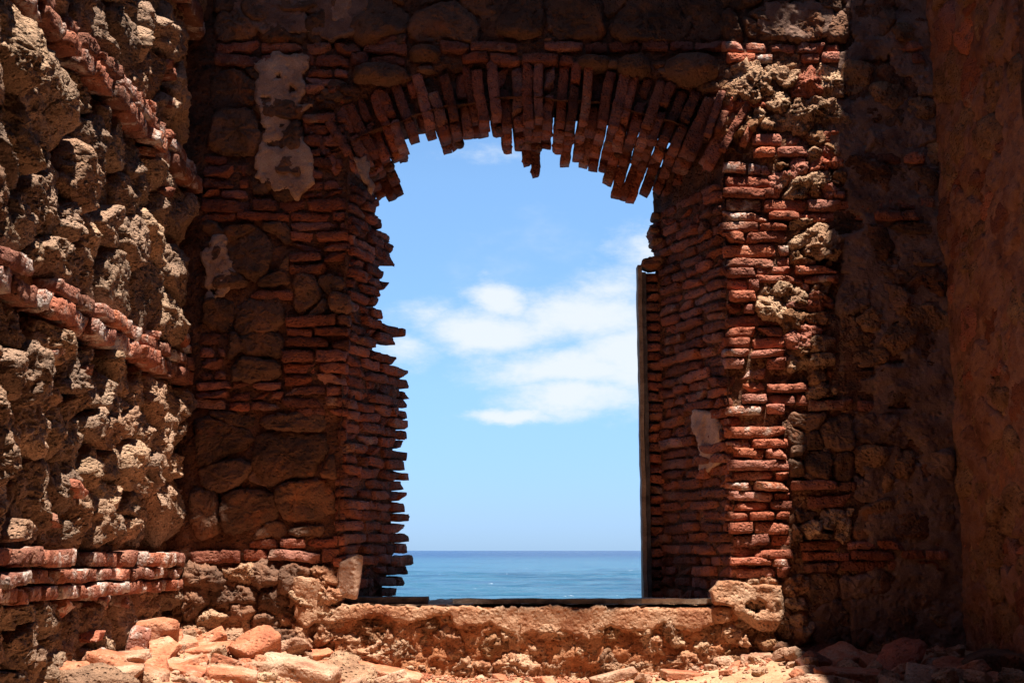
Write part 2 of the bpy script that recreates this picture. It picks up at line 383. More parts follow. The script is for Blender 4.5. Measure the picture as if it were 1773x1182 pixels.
def stone_from_cell(fr, poly, mat, parent, name='stone', H=(.03, .07), gap=.010, rough=.012, res=.014, warp=.02, seed=0, sharp=3.0, back=.09, tilt=.25, base=0.0, facets=0, facet_slope=1.0):
    poly = np.array(poly); c = poly.mean(0); ar = poly_area(poly)
    if ar < .0006: return None
    size = math.sqrt(ar)
    ns = int(min(72, max(14, 3.6 * size / res))); nr = int(min(22, max(5, .5 * size / res)))
    th = np.linspace(0, 2 * np.pi, ns, endpoint=False); dx, dy = np.cos(th), np.sin(th)
    rad = np.full(ns, 1e9)
    for i in range(len(poly)):
        p1, p2 = poly[i], poly[(i + 1) % len(poly)]
        e = p2 - p1; nn = np.array((e[1], -e[0])); ln = np.linalg.norm(nn)
        if ln < 1e-6: continue
        nn = nn / ln; dd = nn @ (p1 - c)
        if dd < 0: nn, dd = -nn, -dd
        dd = max(dd - gap, .004)
        den = dx * nn[0] + dy * nn[1]
        with np.errstate(divide='ignore'):
            rr = np.where(den > 1e-6, dd / np.maximum(den, 1e-6), 1e9)
        rad = np.minimum(rad, rr)
    k = max(1, ns // 14)
    ker = np.ones(2 * k + 1) / (2 * k + 1)
    sm = np.convolve(np.concatenate([rad[-k:], rad, rad[:k]]), ker, 'valid'); rad = np.minimum(sm, rad * 1.02)
    Hh = random.uniform(*H) * min(1.3, .45 + size / .22)
    tu, tv = random.gauss(0, tilt), random.gauss(0, tilt)
    us, vs, hs = [], [], []
    t = np.linspace(0, 1, nr + 1)[1:]
    t = t ** .85
    for q in t:
        prof = (1 - q ** sharp) ** .6
        us.append(c[0] + rad * q * dx); vs.append(c[1] + rad * q * dy)
        hs.append(np.full(ns, Hh * prof))
    for q, hb in ((1.0, -back * .5), (.94, -back)):
        us.append(c[0] + rad * q * dx); vs.append(c[1] + rad * q * dy); hs.append(np.full(ns, hb))
    u = np.concatenate([[c[0]]] + us); v = np.concatenate([[c[1]]] + vs); h = np.concatenate([[Hh]] + hs)
    for _k in range(facets):
        a_ = random.uniform(0, 2 * math.pi); sl_ = random.uniform(.25, .75) * facet_slope
        h = np.minimum(h, Hh * random.uniform(.55, .95) - sl_ * ((u - c[0]) * math.cos(a_) + (v - c[1]) * math.sin(a_)))
    lit = np.clip(h / max(Hh, .001), 0, 1)
    h = h + lit * ((u - c[0]) * tu + (v - c[1]) * tv) + base
    w3 = np.stack([u, v, np.full_like(u, seed * 3.7)], 1)
    wu = fbm(w3, 5, 3, 21) * warp; wv = fbm(w3, 5, 3, 47) * warp
    P = fr.P(u + wu, v + wv, h)
    # outward direction ~ radial blended with wall normal
    rx = (u - c[0]) / max(size, .01); ry = (v - c[1]) / max(size, .01)
    nd = -fr.I[None] * (.35 + lit)[:, None] + fr.U[None] * rx[:, None] + fr.V[None] * ry[:, None]
    nd /= np.linalg.norm(nd, axis=1, keepdims=True)
    amp = rough * min(1.5, .5 + size / .2)
    dsp = amp * (1.3 * fbm(P, 9, 3, 3) + .75 * ridged(P, 15, 3, 8) + .55 * ridged(P, 52, 2, 31))
    P = P + nd * dsp[:, None]
    faces = [(0, 1 + i, 1 + (i + 1) % ns) for i in range(ns)]
    for r in range(nr + 1):
        a = 1 + r * ns; b = a + ns
        for i in range(ns):
            j = (i + 1) % ns
            faces.append((a + i, b + i, b + j, a + j))
    # orientation: want normals out
    o = mesh_obj(name, P, faces, mat, parent)
    COUNT[(parent.name, name)] = COUNT.get((parent.name, name), 0) + 1
    return o
def rubble(fr, rect, n, mat, parent, extra=(), wrange=(0, .006), mats=None, name='stone', relax=1, aniso=1.3, **kw):
    for k, c in enumerate(cells(rect, n, wrange, extra, relax, aniso)):
        m = mat if mats is None else random.choice(mats)
        stone_from_cell(fr, c, m, parent, name, seed=k, **kw)
def rpx(x0, y0, x1, y1, Y=DW):
    """photo rectangle -> wall rectangle on the back wall"""
    xm, ym = (x0 + x1) / 2, (y0 + y1) / 2
    return (W(x0, ym, Y).x, W(x1, ym, Y).x, W(xm, y1, Y).z, W(xm, y0, Y).z)

# --- rough sheets (mortar beds) given as a grid of points
def sheet(name, F, nu, nv, mat, parent, amp=.015, kind=None, freq=7):
    u, v = np.meshgrid(np.linspace(0, 1, nu + 1), np.linspace(0, 1, nv + 1), indexing='ij')
    P, Nn = F(u.ravel(), v.ravel())
    P = P + Nn * (amp * (fbm(P, freq, 4, 77) + .5 * ridged(P, freq * 4, 2, 5)))[:, None]
    idx = np.arange((nu + 1) * (nv + 1)).reshape(nu + 1, nv + 1)
    a, b, c, d = idx[:-1, :-1].ravel(), idx[1:, :-1].ravel(), idx[1:, 1:].ravel(), idx[:-1, 1:].ravel()
    o = mesh_obj(name, P, np.stack([a, b, c, d], 1).tolist(), mat, parent, origin=world_np(parent))
    return o
def world_np(o): return np.array(world_loc(o)) if o is not None else np.zeros(3)
def flat_sheet(fr, u0, u1, v0, v1, h, res):
    def F(u, v): return fr.P(u0 + u * (u1 - u0), v0 + v * (v1 - v0), h), -np.tile(fr.I, (len(u), 1))
    return F, max(1, int((u1 - u0) / res)), max(1, int((v1 - v0) / res))

# --- plaster: ragged sheets with thickness, outline from a polygon
def plaster(fr, poly, mat, parent, name='plaster_patch', thick=.03, base=.02, ragged=.014, holes=(), cell=.022, relief=.008, seed=1):
    pts = []
    n = len(poly)
    for i in range(n):
        a, b = np.array(poly[i], float), np.array(poly[(i + 1) % n], float)
        m = max(1, int(np.linalg.norm(b - a) / .014))
        for k in range(m): pts.append(a + (b - a) * k / m)
    pts = np.array(pts)
    q = np.stack([pts[:, 0], pts[:, 1], np.full(len(pts), seed * 2.2)], 1)
    pts = pts + np.stack([fbm(q, 14, 4, 61, .65), fbm(q, 14, 4, 83, .65)], 1) * ragged * 2
    ol = [Vector(p) for p in pts]
    lo, hi = pts.min(0), pts.max(0)
    from_poly = pts
    gx, gy = np.meshgrid(np.arange(lo[0], hi[0], cell), np.arange(lo[1], hi[1], cell))
    g = np.stack([gx.ravel(), gy.ravel()], 1) + RNG.uniform(-cell * .3, cell * .3, (gx.size, 2))
    ins = np.zeros(len(g), bool)
    x, y = g[:, 0], g[:, 1]
    for i in range(len(pts)):
        x1, y1 = pts[i]; x2, y2 = pts[(i + 1) % len(pts)]
        if y1 == y2: continue
        cr = ((y1 > y) != (y2 > y)) & (x < (x2 - x1) * (y - y1) / (y2 - y1) + x1)
        ins ^= cr
    g = g[ins]
    allv = ol + [Vector(p) for p in g]
    ed = [(i, (i + 1) % len(ol)) for i in range(len(ol))]
    vs, es, fs, *_ = geometry.delaunay_2d_cdt(allv, ed, [], 1, 1e-5)
    vs = np.array([tuple(v) for v in vs]); 
    fs = [list(f) for f in fs]
    def in_hole(c):
        for (hx, hy, ru, rv) in holes:
            ang = math.atan2(c[1] - hy, c[0] - hx)
            if ((c[0] - hx) / ru) ** 2 + ((c[1] - hy) / rv) ** 2 < (1 + .25 * math.sin(ang * 3 + hx * 50)) ** 2: return True
        return False
    if holes: fs = [f for f in fs if not in_hole(vs[f].mean(0))]
    q = np.stack([vs[:, 0], vs[:, 1], np.full(len(vs), seed * 1.3)], 1)
    h = base + relief * (fbm(q, 6, 3, 15) * 1.5 + .6 * fbm(q, 26, 3, 19))
    cnt = {}
    for f in fs:
        for a, b in zip(f, f[1:] + f[:1]):
            cnt[(a, b)] = 1
    bd = [(a, b) for (a, b) in cnt if (b, a) not in cnt]
    bs = {a for e in bd for a in e}
    for a in bs: h[a] -= thick * .25
    P = fr.P(vs[:, 0], vs[:, 1], h)
    nb = len(vs); mp = {a: nb + i for i, a in enumerate(bs)}
    bl = list(bs)
    Pb = fr.P(vs[bl, 0], vs[bl, 1], h[bl] - thick)
    P = np.concatenate([P, Pb])
    for a, b in bd: fs.append([b, a, mp[a], mp[b]])
    o = mesh_obj(name, P, fs, mat, parent)
    COUNT[(parent.name, name)] = COUNT.get((parent.name, name), 0) + 1
    return o
def px_poly(lst, Y=DW): return [(W(x, y, Y).x, W(x, y, Y).z) for x, y in lst]
# plaster left standing in ragged islands over an area (patches by noise)
def plaster_field(fr, rect, mat, parent, th=0.0, cell=.014, base=.03, thick=.04, freq=2.2, seed=3, mask=None, minc=60, relief=.012):
    u0, u1, v0, v1 = rect; nu, nv = int((u1 - u0) / cell), int((v1 - v0) / cell)
    uu, vv = np.meshgrid(u0 + (np.arange(nu + 1)) * cell, v0 + (np.arange(nv + 1)) * cell, indexing='ij')
    q = np.stack([uu.ravel(), vv.ravel(), np.full(uu.size, seed * 5.1)], 1)
    f = (fbm(q, freq, 6, seed, .6) - th).reshape(uu.shape)
    if mask is not None: f = f + mask(uu, vv)
    fc = (f[:-1, :-1] + f[1:, :-1] + f[1:, 1:] + f[:-1, 1:]) / 4
    keep = fc > 0
    lab = -np.ones(keep.shape, int); comps = []
    for i in range(nu):
        for j in range(nv):
            if keep[i, j] and lab[i, j] < 0:
                st = [(i, j)]; lab[i, j] = len(comps); lst = []
                while st:
                    a, b = st.pop(); lst.append((a, b))
                    for a2, b2 in ((a + 1, b), (a - 1, b), (a, b + 1), (a, b - 1)):
                        if 0 <= a2 < nu and 0 <= b2 < nv and keep[a2, b2] and lab[a2, b2] < 0:
                            lab[a2, b2] = lab[i, j]; st.append((a2, b2))
                comps.append(lst)
    hf = (base + relief * (1.4 * fbm(q, 3, 3, 15) + .9 * fbm(q, 14, 3, 19) + .25 * fbm(q, 45, 2, 29))).reshape(uu.shape)
    jit = RNG.uniform(-.35, .35, uu.shape + (2,)) * cell
    for lst in comps:
        if len(lst) < minc: continue
        vid = {}; faces = []; cnt = set()
        for (i, j) in lst:
            f_ = []
            for a, b in ((i, j), (i + 1, j), (i + 1, j + 1), (i, j + 1)):
                if (a, b) not in vid: vid[(a, b)] = len(vid)
                f_.append(vid[(a, b)])
            faces.append(f_)
            for a, b in zip(f_, f_[1:] + f_[:1]): cnt.add((a, b))
        keys = np.array(list(vid.keys())); I, J = keys[:, 0], keys[:, 1]
        bd = [(a, b) for (a, b) in cnt if (b, a) not in cnt]; bs = sorted({a for e in bd for a in e})
        U_, V_, H_ = uu[I, J].copy(), vv[I, J].copy(), hf[I, J].copy()
        bs_a = np.array(bs); U_[bs_a] += jit[I, J, 0][bs_a]; V_[bs_a] += jit[I, J, 1][bs_a]; H_[bs_a] -= thick * .3
        P = fr.P(U_, V_, H_); Pb = fr.P(U_[bs_a], V_[bs_a], H_[bs_a] - thick)
        mp = {a: len(U_) + k for k, a in enumerate(bs)}
        for a, b in bd: faces.append([b, a, mp[a], mp[b]])
        mesh_obj('plaster_patch', np.concatenate([P, Pb]), faces, mat, parent)
        COUNT[(parent.name, 'plaster_patch')] = COUNT.get((parent.name, 'plaster_patch'), 0) + 1

# ------------------------------------------------------------------ ground, sea
GBX = [-4, XL, -1.25, -.8, -.3, .4, .9, 1.5, 2.6, 4]; GBZ = [-.42, -.43, -.545, -.655, -.70, -.71, -.67, -.585, -.545, -.545]
def ground_z(x, y):
    x = np.asarray(x, float); y = np.asarray(y, float)
    b = np.interp(x, GBX, GBZ)
    d = np.clip(7 - y, 0, 20)
    left = np.clip((-x - .9) / 1.0, 0, 1)
    drop = d * (.055 + .035 * (1 - left)) + np.clip(d - 2.2, 0, 3) ** 2 * .10
    q = np.stack([x.ravel(), y.ravel(), 0 * x.ravel()], 1)
    return np.maximum(b - drop, -1.5) + (.022 * fbm(q, 2.5, 4, 91) + .006 * fbm(q, 18, 3, 95)).reshape(x.shape)
gx, gy = np.meshgrid(np.linspace(-2.1, 2.8, 246), np.linspace(-2.6, 7.1, 200) , indexing='ij')
gy = -2.6 + (gy + 2.6) ** 1.0
gz = ground_z(gx, gy)
idx = np.arange(gx.size).reshape(gx.shape)
fc = np.stack([idx[:-1, :-1].ravel(), idx[1:, :-1].ravel(), idx[1:, 1:].ravel(), idx[:-1, 1:].ravel()], 1).tolist()
tag(mesh_obj('ground', np.stack([gx.ravel(), gy.ravel(), gz.ravel()], 1), fc, M_sand, origin=(0, 0, 0)), kind='structure')

SEA_Z = -7.0
ms = bpy.data.materials.new('sea_water'); ms.use_nodes = True
t = ms.node_tree; n = t.nodes; l = t.links; b = n['Principled BSDF']
g = n.new('ShaderNodeNewGeometry')
mp_ = n.new('ShaderNodeMapping'); l.new(g.outputs['Position'], mp_.inputs[0]); mp_.inputs['Scale'].default_value = (.012, .03, 1)
n1 = n.new('ShaderNodeTexNoise'); n1.inputs['Scale'].default_value = 1.0; n1.inputs['Detail'].default_value = 9; n1.inputs['Roughness'].default_value = .66; l.new(mp_.outputs[0], n1.inputs['Vector'])
ln = n.new('ShaderNodeVectorMath'); ln.operation = 'LENGTH'; l.new(g.outputs['Position'], ln.inputs[0])
mrs = n.new('ShaderNodeMapRange'); l.new(ln.outputs['Value'], mrs.inputs[0]); mrs.inputs[1].default_value = 350; mrs.inputs[2].default_value = 2200
ad = n.new('ShaderNodeMath'); ad.operation = 'MULTIPLY_ADD'; n_s = n.new('ShaderNodeMath'); n_s.operation = 'SUBTRACT'; l.new(n1.outputs['Fac'], n_s.inputs[0]); n_s.inputs[1].default_value = .30; l.new(n_s.outputs[0], ad.inputs[0]); ad.inputs[1].default_value = 2.0; l.new(mrs.outputs[0], ad.inputs[2])
cr = n.new('ShaderNodeValToRGB'); l.new(ad.outputs[0], cr.inputs[0])
e = cr.color_ramp.elements; e[0].position = .2; e[0].color = (.015, .065, .125, 1); e[1].position = 1.15 if False else 1.0; e[1].color = (.012, .045, .12, 1)
k = e.new(.5); k.color = (.040, .122, .188, 1)
l.new(cr.outputs[0], b.inputs['Base Color'])
b.inputs['Roughness'].default_value = .22; b.inputs['IOR'].default_value = 1.33; b.inputs['Specular IOR Level'].default_value = .13
def seabump(scale, xyz, strength, dist, prev=None):
    m_ = n.new('ShaderNodeMapping'); l.new(g.outputs['Position'], m_.inputs[0]); m_.inputs['Scale'].default_value = xyz
    q = n.new('ShaderNodeTexNoise'); q.inputs['Scale'].default_value = scale; q.inputs['Detail'].default_value = 7; q.inputs['Roughness'].default_value = .6; l.new(m_.outputs[0], q.inputs['Vector'])
    bb = n.new('ShaderNodeBump'); bb.inputs['Strength'].default_value = strength; bb.inputs['Distance'].default_value = dist; l.new(q.outputs['Fac'], bb.inputs['Height'])
    if prev is not None: l.new(prev.outputs[0], bb.inputs['Normal'])
    return bb, q
b1, q1 = seabump(.25, (1, 1.6, 1), 1.0, 1.6)
b2, q2 = seabump(1.6, (1, 1.5, 1), 1.0, .30, b1)
l.new(b2.outputs[0], b.inputs['Normal'])
# foam flecks
mf = n.new('ShaderNodeMapRange'); m_ = n.new('ShaderNodeMapping'); l.new(g.outputs['Position'], m_.inputs[0]); m_.inputs['Scale'].default_value = (.10, .05, 1)
qf = n.new('ShaderNodeTexNoise'); qf.inputs['Scale'].default_value = 3; qf.inputs['Detail'].default_value = 8; qf.inputs['Roughness'].default_value = .7; l.new(m_.outputs[0], qf.inputs['Vector'])
l.new(qf.outputs['Fac'], mf.inputs[0]); mf.inputs[1].default_value = .665; mf.inputs[2].default_value = .70
mxs = n.new('ShaderNodeMix'); mxs.data_type = 'RGBA'; l.new(mf.outputs[0], mxs.inputs[0]); l.new(cr.outputs[0], mxs.inputs[6]); mxs.inputs[7].default_value = (.75, .8, .82, 1)
l.new(mxs.outputs[2], b.inputs['Base Color'])
S = 26000
# real swell on the near water, flat farther out
sx = np.concatenate([[-S, -4000, -800], np.linspace(-110, 110, 160), [800, 4000, S]])
sy = np.concatenate([[9.5], np.linspace(14, 400, 500), [800, 2500, 8000, S]])
X, Y = np.meshgrid(sx, sy, indexing='ij')
q = np.stack([X.ravel() * .10, Y.ravel() * .25, 0 * X.ravel()], 1)
amp = np.where((np.abs(X) < 111) & (Y < 401), 1, 0)
Z = SEA_Z + amp * (.55 * fbm(q, .8, 3, 3) + .5 * fbm(q, .25, 2, 8)).reshape(X.shape)
idx = np.arange(X.size).reshape(X.shape)
fc = np.stack([idx[:-1, :-1].ravel(), idx[1:, :-1].ravel(), idx[1:, 1:].ravel(), idx[:-1, 1:].ravel()], 1).tolist()
tag(mesh_obj('sea', np.stack([X.ravel(), Y.ravel(), Z.ravel()], 1), fc, ms, origin=(0, 0, SEA_Z)), kind='structure')
# headland the ruin stands on (outside the walls)
bx = np.array([(-9, 8.0, -1.0), (9, 8.0, -1.0), (9, 9.2, -1.9), (-9, 9.2, -1.9), (9, 10.5, -7.6), (-9, 10.5, -7.6)])
hd = []
ux = np.linspace(-9, 9, 90); prof = [(7.75, -.95), (8.6, -1.15), (9.3, -2.4), (10.0, -4.6), (10.8, -8)]
P = np.array([(x, y, z) for x in ux for (y, z) in prof]); P += np.stack([fbm(P, .9, 3, 4), fbm(P, .9, 3, 6), fbm(P, .9, 3, 7)], 1) * np.array((.2, .3, .2)) * (P[:, 1:2] > 8)
m5 = len(prof); fc = [(i * m5 + j, (i + 1) * m5 + j, (i + 1) * m5 + j + 1, i * m5 + j + 1) for i in range(len(ux) - 1) for j in range(m5 - 1)]
tag(mesh_obj('hillside', P, fc, M_stone, origin=(0, 8, -1)), kind='structure')

TOPZ = 7.2
TOPR = W(1352, 1110).z + (XR - W(1352, 1110).x) / SUN_T[0]
# ------------------------------------------------------------------ LEFT WALL
lw = empty('rubble_wall', (XL, 5.5, -.5), 'sunlit rough wall of craggy coral stones with brick courses, left of the window', 'wall')
F, a, b_ = flat_sheet(LEFT, 3.6, 7.05, -1.3, 4.2, -.030, .025)
sheet('mortar_bed', F, a, b_, M_mortar, lw, amp=.05, freq=5)
F, a, b_ = flat_sheet(LEFT, -2.6, 3.6, -1.6, TOPZ, -.02, .25); sheet('plain_masonry', F, a, b_, M_mortar, lw, amp=.05)
F, a, b_ = flat_sheet(LEFT, 3.6, 7.05, 4.2, TOPZ, -.02, .25); sheet('upper_masonry', F, a, b_, M_mortar, lw, amp=.05)
def lp(px, py):
    """photo pixel -> (u, v) on the left wall"""
    a_, b__ = (px - CX) / FPX, (CY - py) / FPX
    dy = math.cos(PITCH) - b__ * math.sin(PITCH); dz = math.sin(PITCH) + b__ * math.cos(PITCH)
    s = XL / a_; return s * dy, s * dz
LWK = dict(H=(.055, .13), gap=.011, rough=.0175, res=.0115, warp=.05, sharp=3, tilt=.2, facets=3, facet_slope=.8, wrange=(0, .016), back=.12)
# bands between the brick courses; big boulders hand placed (u, v, weight)
def E(lst): return [(*lp(x, y), w) for x, y, w in lst]
rubble(LEFT, (3.75, 7.0, 2.28, 3.15), 28, M_lime, lw, extra=E([(155, 60, .022), (95, 20, .012), (250, 60, .008)]), **LWK)
rubble(LEFT, (3.75, 7.0, 3.15, 3.9), 22, M_lime, lw, **LWK)
rubble(LEFT, (3.75, 7.0, 1.11, 2.08), 30, M_lime, lw, extra=E([(55, 190, .03), (60, 340, .028), (165, 310, .018), (20, 400, .012), (120, 470, .034), (205, 410, .010), (250, 300, .006), (35, 440, .01)]), **LWK)
rubble(LEFT, (3.75, 7.0, .02, .93), 46, M_lime, lw, extra=E([(45, 880, .030), (130, 690, .012), (110, 770, .016), (200, 800, .012), (215, 890, .012), (25, 650, .014), (150, 900, .008), (240, 700, .008)]), **LWK)
rubble(LEFT, (3.75, 7.0, -.85, -.195), 34, M_lime, lw, extra=E([(20, 1110, .016), (75, 1110, .010)]), **LWK)
# brick courses
LB = dict(proud=(.075, .125), Ls=(.13, .30), skip=.03, pitch=.088, th=.066)
brick_rows(LEFT, 3.8, 7.0, 2.09, 2.27, M_brick_lime, lw, **LB)
brick_rows(LEFT, 3.8, 7.0, .93, 1.11, M_brick_lime, lw, **{**LB, 'proud': (.09, .13)})
brick_rows(LEFT, 3.8, 7.0, -.195, .02, M_brick_lime, lw, **{**LB, 'pitch': .072})
brick_rows(LEFT, 5.2, 7.0, 3.10, 3.22, M_brick_lime, lw, **LB)
# brick and stone chips wedged between the stones, bricks of the broken quoin near the corner
M3 = LEFT.mat()
for (px, py, l_) in [(60, 600, .10), (100, 845, .12), (122, 640, .08), (262, 110, .10), (270, 130, .09), (240, 260, .10), (255, 290, .10), (262, 330, .10), (285, 300, .12), (270, 180, .09), (230, 185, .09),
                     (265, 535, .16), (262, 560, .12), (240, 580, .10), (290, 585, .14), (300, 605, .12), (60, 900, .07), (300, 850, .10), (310, 868, .10), (306, 880, .12), (318, 900, .10), (310, 915, .11), (322, 932, .11),
                     (306, 935, .10), (90, 1050, .11), (148, 1040, .10), (190, 1040, .08), (130, 1100, .11), (300, 990, .1), (350, 90, .12), (355, 130, .1), (345, 45, .12), (352, 200, .12), (348, 240, .12), (345, 300, .12), (340, 360, .12), (335, 430, .12), (333, 470, .12), (330, 520, .12)]:
    u, v = lp(px, py); put_brick(M3, LEFT.P(u, v, random.uniform(.05, .08) - .03), l_, M_brick_lime, lw, tilt=(.1, .25, .2))

# ------------------------------------------------------------------ BACK WALL
bw = empty('ruined_wall', (0, DW, -.6), 'dark ruined brick and stone wall with a ragged arched window opening to the sea', 'wall')
OX, OZ = W(925, 830).x, W(925, 830).z
RO, RI = 2.56, 2.16
ZS = W(600, 330).z      # springing
SILL = W(900, 1047).z
def mortar_face(u0, u1, v0, v1, mat=M_mortar_dark, h=-.010, res=.022, amp=.030, name='mortar_bed'):
    F, a, b_ = flat_sheet(BACK, u0, u1, v0, v1, h, res); return sheet(name, F, a, b_, mat, bw, amp=amp)
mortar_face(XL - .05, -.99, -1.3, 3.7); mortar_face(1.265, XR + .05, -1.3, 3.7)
M_clay = material('orange_clay_mortar', [(.2, (.28, .10, .045)), (.5, (.46, .185, .085)), (.8, (.50, .28, .165))], 5, bump=1, bump_scale=55, bump_dist=.02, pits=36)
mortar_face(-1.0, 1.28, -1.3, SILL - .012, M_clay, h=.016, res=.012, amp=.034)
F, a, b_ = flat_sheet(BACK, XL, -.99, -.85, -.10, -.012, .016); sheet('mortar_bed', F, a, b_, M_render, bw, amp=.035)
# above the arch: from the ring's outer line up
def Farch(u, v):
    x = -1.02 + u * 2.32
    zr = OZ + np.sqrt(np.maximum((RI + .17) ** 2 - (x - OX) ** 2, .01)); z = zr + v * (3.7 - zr)
    return BACK.P(x, z, -.012 - .045 * (np.hypot(x - OX, z - OZ) < RO)), -np.tile(BACK.I, (len(u), 1))
sheet('mortar_bed', Farch, 100, 90, M_mortar_dark, bw, amp=.03)
F, a, b_ = flat_sheet(BACK, XL - .05, XR + .05, 3.7, TOPZ, 0, .3); sheet('upper_masonry', F, a, b_, M_mortar_dark, bw, amp=.05)
# inside of the opening behind its bricks
arch = empty('arch', (OX, DW, OZ + RI), parent=bw); arch.location = Vector((OX, DW, OZ + RI)) - world_loc(bw)
jl = empty('window_jamb', (0, 0, 0), parent=bw); jl.location = Vector((-.97, DW, .5)) - world_loc(bw)
jr = empty('window_jamb', (0, 0, 0), parent=bw); jr.location = Vector((1.245, DW, .5)) - world_loc(bw)

F, a, b_ = flat_sheet(RJ, -JLEN_R - .06, .03, SILL - .1, ZS + .35, -.022, .022); sheet('mortar_core', F, a, b_, M_mortar_dark, jr, amp=.02)
def Fsoff(u, v):
    ang = np.radians(-34 + 67 * u); y = DW - .02 + v * .50; rr = RI + .17 + v * .05
    return np.stack([OX + rr * np.sin(ang), y, OZ + rr * np.cos(ang)], 1), np.stack([-np.sin(ang), 0 * ang, -np.cos(ang)], 1)
sheet('mortar_core', Fsoff, 80, 16, M_mortar_dark, arch, amp=.02)
# outer face of the wall (seaward)
def outer(u0, u1, v0, v1):
    def F(u, v): return np.stack([u0 + u * (u1 - u0), np.full_like(u, DW + .80), v0 + v * (v1 - v0)], 1), np.tile((0, 1.0, 0), (len(u), 1))
    sheet('outer_masonry', F, max(2, int((u1 - u0) / .12)), max(2, int((v1 - v0) / .12)), M_mortar_dark, bw, amp=.03)
outer(-4, -.92, -1.3, TOPZ); outer(1.0 + .1, 4.5, -1.3, TOPZ); outer(-.82, 1.12, -1.3, SILL - .02)
def Fout(u, v):
    x = -.95 + u * 2.07
    zr = OZ + np.sqrt(np.maximum((RI + .38) ** 2 - (x - OX) ** 2, .01)); z = zr + v * (TOPZ - zr)
    return np.stack([x, np.full_like(x, DW + .80), z], 1), np.tile((0, 1.0, 0), (len(u), 1))
sheet('outer_masonry', Fout, 40, 60, M_mortar_dark, bw, amp=.02)
for (xa, s_) in ((-.93, 1), (1.10, -1)):
    def F(u, v, xa=xa): return np.stack([np.full_like(u, xa), DW + .40 + u * .40, SILL - .1 + v * (ZS + .4 - SILL)], 1), np.tile((float(s_), 0, 0), (len(u), 1))
    sheet('outer_masonry', F, 8, 60, M_mortar_dark, bw, amp=.01)

K = dict(proud=(.004, .036))
# --- left of the window, face of the wall
BL = [(372, 75, 705, 118, .0, (.12, .34)), (525, 120, 600, 345, .12, (.10, .22)), (350, 270, 432, 345, .1, (.10, .22)), (347, 345, 603, 385, .03, (.12, .36)),
      (500, 385, 606, 475, .05, (.12, .34)), (430, 500, 508, 520, 0, (.20, .26)), (490, 545, 606, 722, .04, (.14, .36)), (338, 660, 490, 710, .06, (.11, .24)),
      (330, 930, 590, 975, .04, (.14, .36)), (345, 600, 392, 660, .0, (.08, .14)), (345, 575, 385, 600, .0, (.1, .14)), (430, 975, 500, 992, 0, (.14, .2)), (640, 60, 705, 80, 0, (.1, .2))]
for (x0, y0, x1, y1, sk, Ls) in BL:
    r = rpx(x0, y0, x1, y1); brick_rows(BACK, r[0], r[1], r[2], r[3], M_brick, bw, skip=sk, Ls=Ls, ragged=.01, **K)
SK = dict(H=(.015, .045), gap=.005, rough=.012, res=.014, warp=.05, sharp=6, tilt=.14, facets=1, facet_slope=.3)
def stones_px(x0, y0, x1, y1, n, extra=(), mat=M_stone, parent=None, **kw):
    r = rpx(x0, y0, x1, y1); ex = []
    for (x, y, w) in extra:
        p = W(x, y); ex.append((p.x, p.z, w))
    rubble(BACK, r, n, mat, parent or bw, extra=ex, **{**SK, **kw})
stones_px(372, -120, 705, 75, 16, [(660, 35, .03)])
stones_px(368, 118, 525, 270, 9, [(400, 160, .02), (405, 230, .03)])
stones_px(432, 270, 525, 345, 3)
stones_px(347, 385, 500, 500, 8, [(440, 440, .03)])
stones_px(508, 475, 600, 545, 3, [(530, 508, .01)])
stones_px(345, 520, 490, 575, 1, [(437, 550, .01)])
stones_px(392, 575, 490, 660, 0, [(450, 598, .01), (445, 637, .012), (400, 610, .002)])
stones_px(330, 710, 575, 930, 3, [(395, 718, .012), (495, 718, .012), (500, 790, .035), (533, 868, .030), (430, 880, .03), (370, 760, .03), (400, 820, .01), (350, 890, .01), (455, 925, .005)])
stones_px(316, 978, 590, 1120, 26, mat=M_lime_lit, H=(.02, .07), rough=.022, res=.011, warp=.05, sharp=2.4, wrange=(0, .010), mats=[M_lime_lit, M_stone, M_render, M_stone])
# --- above the arch
stones_px(705, -120, 1255, 72, 10, [(780, 45, .04), (900, 45, .03), (1000, 40, .035), (1120, 45, .04), (840, 10, .02)])
r = rpx(760, 72, 1290, 92); brick_rows(BACK, *r, M_brick, bw, Ls=(.14, .3), skip=.02, **K)
r = rpx(800, 93, 995, 113); brick_rows(BACK, r[0], r[1], r[2] , r[3], M_brick, bw, Ls=(.14, .26), pitch=.034 if False else .066, **K)
M3 = BACK.mat()
for (x, y, a_, b_, kind) in [(1028, 110, 36, 15, 0), (1098, 117, 36, 22, 0), (1197, 122, 54, 32, 0), (655, 130, 60, 20, 0), (735, 95, 30, 16, 0)]:
    p = W(x, y); s_ = .00337
    poly = [(p.x + a_ * s_ * math.cos(q_), p.z + b_ * s_ * math.sin(q_)) for q_ in np.linspace(0, 2 * math.pi, 12, endpoint=False)]
    stone_from_cell(BACK, poly, M_stone, bw, H=(.06, .09), gap=0, rough=.009, warp=.006, sharp=2.6, tilt=.05, res=.014)
# spandrel fill between ring and the courses
for side in (-1, 1):
    for k in range(34):
        ang = R(random.uniform(6, 36)) * side; rr = RO + random.uniform(.02, .16)
        x, z = OX + rr * math.sin(ang), OZ + rr * math.cos(ang)
        if z > W(900, 112).z: continue
        s_ = random.uniform(.03, .055)
        poly = [(x + s_ * 1.5 * math.cos(q_), z + s_ * .8 * math.sin(q_)) for q_ in np.linspace(0, 2 * math.pi, 7, endpoint=False)]
        stone_from_cell(BACK, poly, random.choice([M_stone, M_mortar_dark]), bw, H=(.02, .04), gap=0, rough=.008, warp=.01, sharp=3, res=.014)
